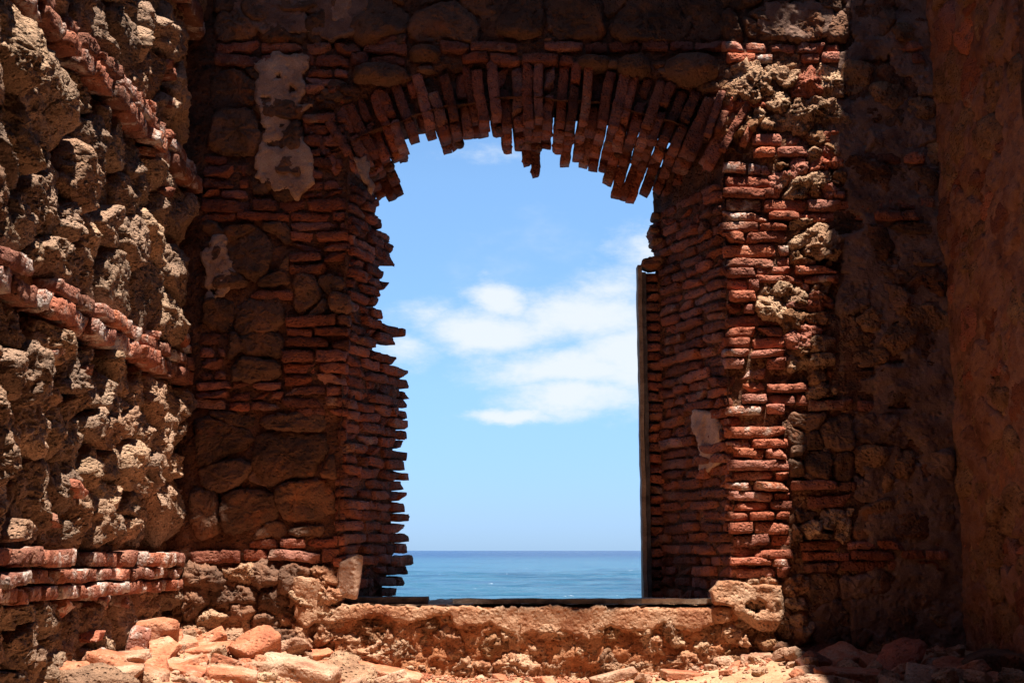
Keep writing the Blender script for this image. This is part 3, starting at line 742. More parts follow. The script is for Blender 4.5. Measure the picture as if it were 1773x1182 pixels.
# --- right of the window, the sunlit strip and beyond
KL = dict(proud=(.008, .055))
brick_lit = [(1250, 76, 1455, 94, .05, (.12, .2)), (1265, 95, 1340, 112, .0, (.10, .2)), (1385, 95, 1452, 113, 0, (.09, .2)),
             (1300, 232, 1395, 275, .0, (.12, .2)), (1258, 283, 1340, 345, .1, (.12, .3)), (1258, 345, 1455, 385, .02, (.13, .30)), (1255, 385, 1365, 465, .10, (.14, .36)),
             (1262, 465, 1310, 545, .05, (.1, .16)), (1310, 462, 1450, 492, .15, (.14, .30)), (1258, 545, 1362, 640, .05, (.12, .34)), (1280, 640, 1400, 700, .03, (.13, .28)),
             (1262, 700, 1362, 850, .05, (.14, .34)), (1365, 830, 1480, 850, 0, (.15, .3)), (1268, 850, 1370, 1000, .05, (.12, .3)), (1385, 935, 1640, 990, .1, (.15, .3)),
             (1400, 855, 1480, 880, .0, (.16, .26)), (1455, 76, 1600, 112, .3, (.15, .3)), (1450, 345, 1620, 385, .2, (.15, .34)), (1400, 690, 1520, 712, .1, (.2, .3)), (1480, 265, 1600, 285, .1, (.2, .3))]
for (x0, y0, x1, y1, sk, Ls) in brick_lit:
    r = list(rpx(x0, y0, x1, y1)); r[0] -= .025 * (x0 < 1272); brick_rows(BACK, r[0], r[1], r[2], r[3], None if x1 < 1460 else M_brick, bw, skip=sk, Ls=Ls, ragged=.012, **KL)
LIT = dict(mat=M_lime_lit, mats=[M_lime_lit, M_lime_lit, M_brick_lit, M_mortar], H=(.03, .065), rough=.026, res=.010, warp=.05, sharp=4.5, gap=.004, facets=2, facet_slope=.7)
F, a, b_ = flat_sheet(BACK, 1.27, W(1460, 500).x, -.6, 3.2, -.012, .014); sheet('mortar_bed', F, a, b_, M_mortar, bw, amp=.03)
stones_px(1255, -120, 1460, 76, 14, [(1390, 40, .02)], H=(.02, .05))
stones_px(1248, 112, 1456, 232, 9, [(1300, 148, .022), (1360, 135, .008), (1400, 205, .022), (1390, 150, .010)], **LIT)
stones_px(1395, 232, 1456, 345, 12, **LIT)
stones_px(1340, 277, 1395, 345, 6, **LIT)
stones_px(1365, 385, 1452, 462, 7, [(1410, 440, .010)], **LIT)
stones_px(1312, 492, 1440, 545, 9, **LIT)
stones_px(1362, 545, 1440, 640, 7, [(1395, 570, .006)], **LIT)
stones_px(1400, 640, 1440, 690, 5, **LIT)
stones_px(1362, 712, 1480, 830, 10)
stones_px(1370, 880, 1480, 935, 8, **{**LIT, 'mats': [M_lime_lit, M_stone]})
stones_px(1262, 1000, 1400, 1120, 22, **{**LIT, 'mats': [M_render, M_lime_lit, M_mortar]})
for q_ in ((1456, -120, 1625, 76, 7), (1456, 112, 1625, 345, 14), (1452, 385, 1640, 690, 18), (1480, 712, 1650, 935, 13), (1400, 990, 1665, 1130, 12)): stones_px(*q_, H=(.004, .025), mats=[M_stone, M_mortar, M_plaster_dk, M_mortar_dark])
# long leaning bricks at the broken foot of the arch
for (xa, ya, xb, yb) in [(1250, 165, 1222, 240), (1252, 198, 1240, 232), (1292, 183, 1247, 265), (1303, 212, 1284, 255), (1270, 180, 1262, 190)]:
    A_, B_ = W(xa, ya), W(xb, yb); d = (A_ - B_); L_ = d.length; d.normalize()
    M3a = Matrix((d, Vector((0, 1, 0)), d.cross(Vector((0, 1, 0))))).transposed()
    c_ = (A_ + B_) / 2; put_brick(M3a, (c_.x, DW - .03 + .03, c_.z), max(L_, .07), M_brick, bw, tilt=(.01, .01, .02))

# --- arch bricks: face ring then soffit
SIL = [(600, 330), (665, 352), (680, 345), (690, 320), (685, 280), (700, 275), (712, 270), (720, 240), (735, 208), (748, 215), (762, 240), (775, 256), (800, 262), (808, 235), (822, 238), (850, 232), (870, 240), (884, 286), (893, 250), (912, 284), (930, 302),
       (945, 256), (962, 258), (975, 292), (990, 278), (1003, 280), (1020, 300), (1030, 292), (1050, 300), (1060, 322), (1075, 356), (1088, 345), (1108, 372), (1122, 346), (1138, 336), (1160, 350), (1260, 380)]
def arch_frame(ang):
    rad = Vector((math.sin(ang), 0, math.cos(ang))); tn = rad.cross(Vector((0, 1, 0)))
    return rad, Matrix((rad, Vector((0, 1, 0)), tn)).transposed()
STEP = 1.70; CLUMPS = []
na = int(66 / STEP)
for i in range(na + 1):
    deg = -33.0 + i * STEP + random.gauss(0, .25); ang = R(deg)
    if deg > 30.5: continue
    tj = random.gauss(0, .022)
    M3a_ = None
    rad, M3a = arch_frame(ang)
    def ap(rr, y): return Vector((OX + rr * math.sin(ang), y, OZ + rr * math.cos(ang)))
    pf = ap(RI, DW); pxf = CX + FPX * (pf.x / (pf.y * math.cos(PITCH) + pf.z * math.sin(PITCH)))
    yf = np.interp(pxf, [a_[0] for a_ in SIL], [a_[1] for a_ in SIL]); RL = min(max(RI, math.hypot(pf.x - OX, W(pxf, yf, DW).z - OZ)), RI + .16)
    ro = RO + random.uniform(-.04, .03) - .11 * (abs(deg + 14.2) < .9); tot = ro - RL
    th = .0655 * random.uniform(.84, 1.04)
    y0 = DW + random.uniform(-.035, .025) + .065
    if i % 2 == 0 or random.random() < .2:
        l_ = tot * random.uniform(.80, .98); put_brick(M3a, ap(ro - l_ / 2, y0), l_, M_brick, arch, 'arch_brick', th=th, tilt=(.03, .015, .01))
        if l_ < tot * .85: put_brick(M3a, ap(RL + .04, y0 + .03), .08, M_brick, arch, 'arch_brick', th=th)
    else:
        c = random.uniform(.35, .6) * tot
        put_brick(M3a, ap(ro - c / 2, y0 + random.uniform(0, .03)), c - .015, M_brick, arch, 'arch_brick', th=th, tilt=(.03, .02, .01))
        put_brick(M3a, ap(RL + (tot - c) / 2, y0 + .02), tot - c - .01, M_brick, arch, 'arch_brick', th=th, tilt=(.03, .02, .01))
    # soffit, layer by layer towards the sea
    for kk, yy in enumerate((DW + .20, DW + .325, DW + .45, DW + .575)):
        # lower end from the silhouette seen in the opening
        pr = ap(RI, yy); s_ = (pr.x) / pr.y; pxx = CX + FPX * (pr.x / (pr.y * math.cos(PITCH) + pr.z * math.sin(PITCH)))
        ysil = np.interp(pxx, [a_[0] for a_ in SIL], [a_[1] for a_ in SIL])
        zs = W(pxx, ysil, yy).z
        rs = math.hypot(pr.x - OX, zs - OZ)
        if kk == 3: low = rs + random.uniform(-.015, .02)
        elif kk == 2: low = max(rs, RI - .04) + random.uniform(.0, .05)
        else: low = max(rs + .01, RI - .01) + random.uniform(-.005, .04)
        low = max(low, RI - .21)
        if low > RI + .22: continue
        l_ = random.uniform(.16, .28) if low > RI - .06 else random.uniform(.26, .34)
        if kk < 3 and random.random() < .22:      # clump of old mortar holding on between the bricks
            q_ = ap(low + random.uniform(.01, .06), yy - .05); s_ = random.uniform(.02, .04)
            CLUMPS.append((q_, s_, ang))
        if kk < 3 and random.random() < .06: continue
        put_brick(M3a, ap(low + l_ / 2, yy + random.uniform(-.015, .015)), l_, M_brick, arch, 'arch_brick', th=.0655 * random.uniform(.88, 1.06), dep=.125, tilt=(.03, .02, .02))

for q_, s_, ang in CLUMPS:
    fr_ = Frame(tuple(q_), (math.cos(ang), 0, -math.sin(ang)), (0, 1, 0)); fr_.V = np.array((math.sin(ang), 0, math.cos(ang)))
    poly = [(s_ * math.cos(w_), s_ * .8 * math.sin(w_)) for w_ in np.linspace(0, 2 * math.pi, 8, endpoint=False)]
    stone_from_cell(fr_, poly, M_mortar_dark, arch, 'mortar_clump', H=(.02, .04), gap=0, rough=.012, warp=.01, sharp=2.5, res=.010, back=.06)

# --- jambs
LS = [(330, 640), (350, 668), (375, 668), (395, 665), (410, 672), (430, 685), (455, 690), (470, 670), (490, 672), (510, 676), (530, 660), (550, 658), (568, 676), (578, 704), (592, 690), (602, 655), (618, 662), (628, 684), (640, 706), (670, 706), (700, 705), (730, 703),
      (760, 699), (790, 700), (815, 705), (830, 704), (850, 699), (880, 697), (900, 701), (925, 702), (940, 712), (952, 700), (970, 708), (985, 700), (1000, 706), (1012, 684), (1035, 684)]
YJ = DW + .60
lz = [(W(x, y, YJ).z, W(x, y, YJ).x) for y, x in LS][::-1]
def lj_end(v): return (np.interp(v, [a_[0] for a_ in lz], [a_[1] for a_ in lz]) - LJ0[0]) / LJ.U[0] + random.uniform(-.015, .015)
def Flj(u, v):
    vv = SILL - .1 + v * (ZS + .45 - SILL)
    vs_ = np.array([a_[0] for a_ in lz]); xs_ = np.array([a_[1] for a_ in lz])
    xe = np.min([np.interp(vv + o_, vs_, xs_) for o_ in (-.05, -.02, 0, .02, .05)], axis=0); se = (xe - LJ0[0]) / LJ.U[0] - .05
    ss = -.03 + u * (se + .03)
    back_ = np.clip((u - .9) / .1, 0, 1) * .10          # turns back into the wall behind the last bricks
    return LJ.P(ss, vv, -.018 - back_), -np.tile(LJ.I, (len(u), 1))
sheet('mortar_core', Flj, 24, 90, M_mortar_dark, jl, amp=.012)
rows_z0, rows_z1 = SILL + .02, ZS + .05
nrow = round((rows_z1 - rows_z0) / PITCHZ)
def jamb_rows(fr, s0, s1f, parent, flip):
    for r_ in range(nrow):
        v = rows_z0 + (r_ + .5) * (rows_z1 - rows_z0) / nrow
        a_, b_ = s0(v), s1f(v); u = a_ + random.uniform(-.02, .01)
        while u < b_ - .02:
            l_ = random.uniform(.11, .30)
            if b_ - u - l_ < .07: l_ = b_ - u
            l_ = min(l_, b_ - u)
            if l_ < .035: break
            t_ = PITCHZ * random.uniform(.70, .90)
            put_brick(fr.mat(), fr.P(u + l_ / 2, v + random.gauss(0, .003), random.uniform(-.012, .03) - .065), max(l_ - .010, .04), M_brick, parent, 'jamb_brick', th=t_, tilt=(.04, .025, .04))
            u += l_
jamb_rows(LJ, lambda v: -.0, lj_end, jl, 1)
RS = [(330, 1150), (345, 1142), (365, 1138), (390, 1128), (415, 1126), (435, 1134), (455, 1138), (470, 1142), (500, 1145), (1035, 1146)]
rz = [(W(x, y, YJ).z, W(x, y, YJ).x) for y, x in RS][::-1]
def rj_start(v):
    x = np.interp(v, [a_[0] for a_ in rz], [a_[1] for a_ in rz]); return (x - RJ0[0]) / RJ.U[0] + (random.uniform(-.03, .02) if v > .9 else random.uniform(-.008, .008))
jamb_rows(RJ, rj_start, lambda v: random.uniform(.0, .04), jr, -1)
# quoin bricks on the wall face at the window's left edge, from the big stones to the reveal
r = rpx(578, 722, 602, 1000); brick_rows(BACK, r[0], -.955, r[2], r[3], M_brick, bw, Ls=(.08, .2), skip=.02, proud=(-.01, .03))
# outer rebate: bricks set back behind the right jamb, with the last timber of the window frame
for k in range(int((W(1130, 462, 7.7).z - SILL) / PITCHZ)):
    z = SILL + .03 + k * PITCHZ
    xa = W(1116, 700, 7.72).x; 
    put_brick(BACK.mat(), (xa + .09 + random.uniform(-.006, .006), 7.72, z), .18, M_brick, jr, 'rebate_brick', th=.052, tilt=(.02, .02, .02))
F, a, b_ = flat_sheet(Frame((0, 7.76, 0), (1, 0, 0), (0, 1, 0)), W(1119, 700, 7.76).x, 1.2, SILL - .05, W(1130, 470, 7.7).z, 0, .02); sheet('mortar_core', F, a, b_, M_mortar_dark, jr, amp=.012)
def board(name, c, size, mat, parent, seed=0, n=(4, 4, 30), rot=None, amp=.004):
    bm = bmesh.new(); bmesh.ops.create_grid(bm, x_segments=1, y_segments=1, size=1); bm.clear()
    me = bpy.data.meshes.new(name)
    nx, ny, nz = n; V = {}; P = []; Fc = []
    def v(i, j, k):
        if (i, j, k) not in V: V[(i, j, k)] = len(P); P.append(((i / nx - .5) * size[0], (j / ny - .5) * size[1], (k / nz - .5) * size[2]))
        return V[(i, j, k)]
    for i in range(nx):
        for j in range(ny):
            Fc += [(v(i, j, 0), v(i, j + 1, 0), v(i + 1, j + 1, 0), v(i + 1, j, 0)), (v(i, j, nz), v(i + 1, j, nz), v(i + 1, j + 1, nz), v(i, j + 1, nz))]
        for k in range(nz):
            Fc += [(v(i, 0, k), v(i + 1, 0, k), v(i + 1, 0, k + 1), v(i, 0, k + 1)), (v(i, ny, k), v(i, ny, k + 1), v(i + 1, ny, k + 1), v(i + 1, ny, k))]
    for j in range(ny):
        for k in range(nz):
            Fc += [(v(0, j, k), v(0, j, k + 1), v(0, j + 1, k + 1), v(0, j + 1, k)), (v(nx, j, k), v(nx, j + 1, k), v(nx, j + 1, k + 1), v(nx, j, k + 1))]
    P = np.array(P); q = P + seed
    P = P + np.stack([fbm(q, 9, 3, 2), fbm(q, 9, 3, 4), fbm(q, 9, 3, 6)], 1) * amp
    if rot is not None: P = P @ np.array(rot.transposed())
    return mesh_obj(name, P + np.array(c), Fc, mat, parent, smooth=False, origin=np.array(c))
A_, B_ = W(1110, 460, 7.66), W(1113, 1036, 7.66)
board('frame_post', ((A_.x + B_.x) / 2, 7.68, (A_.z + SILL) / 2), (.026, .11, A_.z - SILL), M_wood_pale, bw, 3, n=(2, 3, 60), amp=.006)
board('frame_post', ((A_.x + B_.x) / 2 + .028, 7.66, (A_.z + SILL) / 2 - .02), (.026, .06, A_.z - SILL - .06), M_wood, bw, 5, n=(2, 2, 60), amp=.005)
# broken chunk topping the rebate
for (x, y, s_) in [(1128, 455, .07), (1140, 450, .06), (1136, 418, .045), (1132, 398, .04), (1138, 372, .04)]:
    p = W(x, y, 7.6); poly = [(p.x + s_ * math.cos(q_), p.z + s_ * .55 * math.sin(q_)) for q_ in np.linspace(0, 2 * math.pi, 8, endpoint=False)]
    stone_from_cell(Frame((0, 7.60, 0), (1, 0, 0), (0, 1, 0)), poly, M_stone, bw, H=(.03, .05), gap=0, rough=.01, warp=.01, res=.012, back=.12)

# --- sill and parapet below the window
def Fs(u, v): return np.stack([-1.05 + u * 2.36, DW - .0 + v * .80, np.full_like(u, SILL)], 1), np.tile((0, 0, 1.0), (len(u), 1))
sheet('sill_top', Fs, 110, 36, M_render, bw, amp=.012)
stones_px(545, 1062, 1300, 1185, 34, mat=M_render, H=(.012, .045), rough=.022, res=.010, warp=.06, gap=.012, sharp=2.2, mats=[M_render, M_render, M_mortar, M_lime_lit], wrange=(0, .012))
plaster(BACK, px_poly([(508, 998), (535, 996), (560, 1003), (566, 1046), (700, 1048), (900, 1050), (1110, 1050), (1262, 1050), (1264, 1074), (1200, 1092), (1150, 1078), (1118, 1094), (1060, 1086), (1010, 1104), (985, 1096),
                       (945, 1086), (905, 1100), (880, 1092), (850, 1078), (800, 1088), (775, 1066), (740, 1072), (700, 1076), (650, 1062), (600, 1078), (560, 1072), (535, 1088), (510, 1068)]), M_render, bw, thick=.06, base=.056, ragged=.016, relief=.010, cell=.014, seed=2)
plaster(BACK, px_poly([(1228, 1022), (1248, 1003), (1275, 1004), (1300, 1012), (1350, 1012), (1352, 1060), (1338, 1092), (1312, 1090), (1290, 1078), (1264, 1050), (1236, 1044)]), M_render, bw, thick=.06, base=.07, ragged=.010, relief=.02, cell=.014, seed=4,
        holes=[(W(1305, 1050).x, W(1305, 1050).z, .055, .03)])
def plank(x0, x1, y, th, Yc, dep, mat, seed, name='sill_board'):
    a_, b_ = W(x0, y, Yc), W(x1, y, Yc)
    o = board(name, ((a_.x + b_.x) / 2, Yc, SILL + .008 + th / 2), (b_.x - a_.x, dep, th), mat, bw, seed, n=(60, 4, 2), amp=.006)
    return o
plank(562, 742, 1038, .035, 7.12, .12, M_wood, 1); plank(785, 1110, 1042, .026, 7.05, .10, M_wood, 2); plank(1085, 1242, 1042, .028, 7.06, .10, M_wood_pale, 6)
plank(620, 742, 1034, .020, 7.24, .10, M_wood, 9)

# --- plaster left on the back wall
def PP(lst, mat=M_plaster, holes=(), **kw):
    hs = [(W(x, y).x, W(x, y).z, ru, rv) for (x, y, ru, rv) in holes]
    plaster(BACK, px_poly(lst), mat, bw, holes=hs, **{**dict(thick=.03, base=.040, relief=.012, ragged=.022, cell=.014, seed=len(lst)), **kw})
PP([(445, 110), (480, 96), (530, 98), (540, 115), (522, 130), (528, 160), (520, 175), (545, 180), (520, 195), (500, 200), (515, 232), (530, 250), (542, 285), (545, 320), (520, 345), (452, 325), (443, 290), (450, 258), (462, 215), (448, 190)], holes=[(484, 137, .018, .016), (506, 158, .02, .02), (462, 178, .03, .02), (482, 252, .055, .022)])
PP([(375, 412), (392, 410), (400, 440), (400, 462), (420, 478), (424, 492), (410, 495), (398, 500), (380, 515), (368, 530), (356, 525), (358, 470), (352, 440)], holes=[(372, 505, .02, .018)])
PP([(430, -20), (640, -20), (640, 5), (632, 40), (636, 62), (600, 66), (575, 75), (545, 62), (500, 64), (455, 60), (430, 50), (400, 20)], mat=M_plaster_dk, holes=[(540, 32, .03, .025), (498, 12, .02, .018)])
PP([(575, -25), (612, -25), (611, 40), (595, 44), (575, 40), (568, 10)], base=.045)
PP([(612, 275), (632, 268), (640, 300), (652, 322), (640, 335), (620, 300)], base=.03, mat=M_plaster)
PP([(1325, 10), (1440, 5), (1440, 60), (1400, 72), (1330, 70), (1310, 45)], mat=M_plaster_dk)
# the patch on the right reveal
def rjp(px, py):
    # ray meets the plane of the right jamb
    a_, b__ = (px - CX) / FPX, (CY - py) / FPX
    dy = math.cos(PITCH) - b__ * math.sin(PITCH); dz = math.sin(PITCH) + b__ * math.cos(PITCH)
    nI = RJ.I; t_ = (RJ.O @ nI) / (a_ * nI[0] + dy * nI[1]); p = np.array((a_, dy, dz)) * t_
    return float((p - RJ.O) @ RJ.U), float(p[2])
plaster(RJ, [rjp(x, y) for x, y in [(1203, 712), (1215, 708), (1240, 715), (1250, 735), (1252, 775), (1245, 800), (1225, 822), (1212, 815), (1215, 780), (1205, 750), (1200, 730)]], M_plaster, jr, thick=.03, base=.020, relief=.012, cell=.014, ragged=.012)
# dark plaster across the right end of the back wall
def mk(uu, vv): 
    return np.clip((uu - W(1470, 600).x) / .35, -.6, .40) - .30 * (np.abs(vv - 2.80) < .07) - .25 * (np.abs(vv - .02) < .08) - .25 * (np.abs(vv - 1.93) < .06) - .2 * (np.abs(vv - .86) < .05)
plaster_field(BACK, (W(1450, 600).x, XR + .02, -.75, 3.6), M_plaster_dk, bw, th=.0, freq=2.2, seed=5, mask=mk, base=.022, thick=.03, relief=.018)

# ------------------------------------------------------------------ RIGHT WALL
rw = empty('plastered_wall', (XR, 6.0, -.6), 'shaded wall of brown flaking plaster, right of the window', 'wall')
F, a, b_ = flat_sheet(RIGHT, -7.05, -5.6, -1.3, 4.2, -.004, .022); sheet('mortar_bed', F, a, b_, M_mortar, rw, amp=.03)
F, a, b_ = flat_sheet(RIGHT, -5.75, 2.6, -1.6, TOPR, 0, .25); sheet('plain_masonry', F, a, b_, M_mortar_dark, rw, amp=.05)
F, a, b_ = flat_sheet(RIGHT, -7.05, -5.3, 3.9, TOPR, -.03, .25); sheet('upper_masonry', F, a, b_, M_mortar_dark, rw, amp=.05)
rubble(RIGHT, (-7.0, -5.7, -.8, 3.9), 110, M_mortar, rw, H=(.005, .03), gap=.004, rough=.010, res=.016, warp=.03, sharp=4, tilt=.1, mats=[M_mortar, M_mortar, M_plaster_br, M_brick])
for z0 in (.92, 2.0, -.1, 2.9):
    brick_rows(RIGHT, -6.98, -5.7, z0, z0 + .14, M_brick, rw, skip=.25, proud=(.0, .035), Ls=(.12, .28))
plaster_field(RIGHT, (-7.0, -5.75, -.8, 3.9), M_plaster_br, rw, th=-.20, freq=2.8, seed=9, base=.026, relief=.026, thick=.03, mask=lambda uu, vv: np.clip((-6.75 - uu) * 2, 0, .4))

# ------------------------------------------------------------------ out of view: added rear wall and rear roof, remains of the upper floor
def slab(name, outline, z, th, mat, label=None, cat=None, kind=None):
    pts = []
    for i in range(len(outline)):
        a_, b_ = np.array(outline[i], float), np.array(outline[(i + 1) % len(outline)], float)
        m = max(1, int(np.linalg.norm(b_ - a_) / .04)); pts += [a_ + (b_ - a_) * k / m for k in range(m)]
    pts = np.array(pts); q = np.stack([pts[:, 0], pts[:, 1], np.full(len(pts), z)], 1)
    pts = pts + np.stack([fbm(q, 7, 3, 2), fbm(q, 7, 3, 5)], 1) * .035
    n_ = len(pts); P = np.concatenate([np.c_[pts, np.full(n_, z)], np.c_[pts, np.full(n_, z + th)]])
    Fc = [list(range(n_))[::-1], list(range(n_, 2 * n_))] + [[i, (i + 1) % n_, n_ + (i + 1) % n_, n_ + i] for i in range(n_)]
    o = mesh_obj(name, P, Fc, mat, None, smooth=False); tag(o, label, cat, None, kind); return o
# unseen wall added behind the camera to cut sky light and deepen the shade
rr_ = empty('added_rear_wall', (0, -2.6, -1.5), 'unseen plain wall added behind the camera to deepen the shade', 'wall')
def Fr(u, v): return np.stack([-2.1 + u * 4.9, np.full_like(u, -2.6), -1.6 + v * 8.8], 1), np.tile((0, 1.0, 0), (len(u), 1))
sheet('masonry', Fr, 30, 50, M_mortar, rr_, amp=.05)
ZF = 5.2
SX, SY = .145, .23
def up(px, py, Y=DW):
    """edge of the upper floor that throws its shadow on this point of the back wall"""
    p = W(px, py, Y); return (p.x + SX * (ZF - p.z), Y - SY * (ZF - p.z))
edge = [up(200, 985), up(300, 975), up(420, 985), up(500, 975), up(520, 1000), up(560, 1030), up(700, 1040), up(840, 1052), up(862, 1110), up(950, 1128), up(1060, 1118), up(1090, 1052), up(1230, 1035),
        up(1262, 960), up(1258, 700), up(1262, 500), up(1240, 330), up(1232, 170), up(1265, 110), up(1340, 92), up(1400, 78), up(1438, 60), up(1440, -250)]
lo_ = [(XL - .1, edge[0][1])] + [e_ for e_ in edge if e_[0] > XL] + [(edge[-1][0], DW + .05), (XL - .1, DW + .05)]
slab('unseen_slab', lo_, ZF, .16, M_mortar, 'broken remains of the upper floor jutting out high above the window, above the picture', 'floor slab')
slab('unseen_slab', [(XL - .1, -2.7), (XR + .1, -2.7), (XR + .1, 2.9), (XL - .1, 3.0)], ZF, .16, M_mortar, 'unseen roof slab added over the rear half of the room to cut sky light', 'floor slab')  # added cover: keeps sky light and floor bounce off the shaded walls
TR = (XR - W(1350, 1110).x) / SX      # height of the right wall's broken top above the ground there
print('right wall top must be', W(1350, 1110).z + TR)

# ------------------------------------------------------------------ loose rubble
from math import pi
def rock_mesh(name, mat, size, rnd, kind='rock', wear=1.0):
    """kind: rock (angular lump), slab (flat), brick"""
    bm = bmesh.new()
    if kind == 'rock':
        bmesh.ops.create_icosphere(bm, subdivisions=4, radius=.5)
    else:
        bmesh.ops.create_cube(bm, size=1); bmesh.ops.subdivide_edges(bm, edges=bm.edges[:], cuts=9, use_grid_fill=True)
    me = bpy.data.meshes.new(name); bm.to_mesh(me); bm.free()
    p = np.array([x.co for x in me.vertices]); rs = np.random.default_rng(int(rnd * 97) + 3)
    if kind == 'rock':
        for c in range(12):
            nrm = rs.normal(size=3); nrm /= np.linalg.norm(nrm); lim = rs.uniform(.26, .42); over = p @ nrm - lim
            p = p - np.where(over > 0, over, 0)[:, None] * nrm * .92
        p *= 1.25
    p = p * np.array(size)
    half = np.array(size) / 2; s_ = min(size)
    if kind != 'rock':
        r = .16 * s_ * wear
        inner = np.clip(p, -(half - r), half - r); d = p - inner; ln_ = np.linalg.norm(d, axis=1, keepdims=True); ln_[ln_ == 0] = 1
        p = inner + d / ln_ * np.minimum(np.linalg.norm(d, axis=1, keepdims=True), r)
        for c in range(5):
            nrm = rs.choice([-1, 1], 3) * rs.uniform(.15, 1, 3); nrm /= np.linalg.norm(nrm)
            lim = (np.abs(nrm) * half).sum() - rs.uniform(.15, .75) * s_ * wear; over = p @ nrm - lim
            p = p - np.where(over > 0, over, 0)[:, None] * nrm
    q = p + rnd * 5.1
    nn = p / (np.linalg.norm(p / half, axis=1, keepdims=True) + 1e-6) / half; nn /= np.linalg.norm(nn, axis=1, keepdims=True) + 1e-6
    dsp = s_ * (.16 * fbm(q, 1.4 / s_, 3, 7) + .10 * ridged(q, 3.2 / s_, 3, 4)) * (1 if kind == 'rock' else .55)
    p = p + nn * dsp[:, None]
    me.vertices.foreach_set('co', p.ravel()); me.polygons.foreach_set('use_smooth', [True] * len(me.polygons)); me.materials.append(mat); me.update()
    return me
def on_ground(px, py, zofs=0):
    """where the ray through this pixel meets the ground"""
    a_, b__ = (px - CX) / FPX, (CY - py) / FPX
    dy = math.cos(PITCH) - b__ * math.sin(PITCH); dz = math.sin(PITCH) + b__ * math.cos(PITCH)
    best = None
    for y in np.linspace(4.2, 6.96, 140):
        z = dz / dy * y; x = a_ / dy * y
        if z < float(ground_z(np.array([x]), np.array([y]))[0]) + zofs: return Vector((x, y, z))
    return Vector((a_ / dy * 6.93, 6.93, float(ground_z(np.array([a_ / dy * 6.93]), np.array([6.93]))[0])))
def loose(name, px, py, size, rot, kind, mat, label, cat, group=None, lift=.35, me=None, rnd=None):
    p = on_ground(px, py + size[2] * 110)
    p.x = min(max(p.x, XL + .1 + size[0] * .3), XR - .1)
    me = me or rock_mesh(name, mat, size, px * .013 + py * .007, kind)
    o = bpy.data.objects.new(name, me); link(o); gz_ = float(ground_z(np.array([p.x]), np.array([p.y]))[0])
    o.location = (p.x, p.y, gz_ + size[2] * lift); o.rotation_euler = tuple(R(v) for v in rot)
    tag(o, label, cat, group); return o
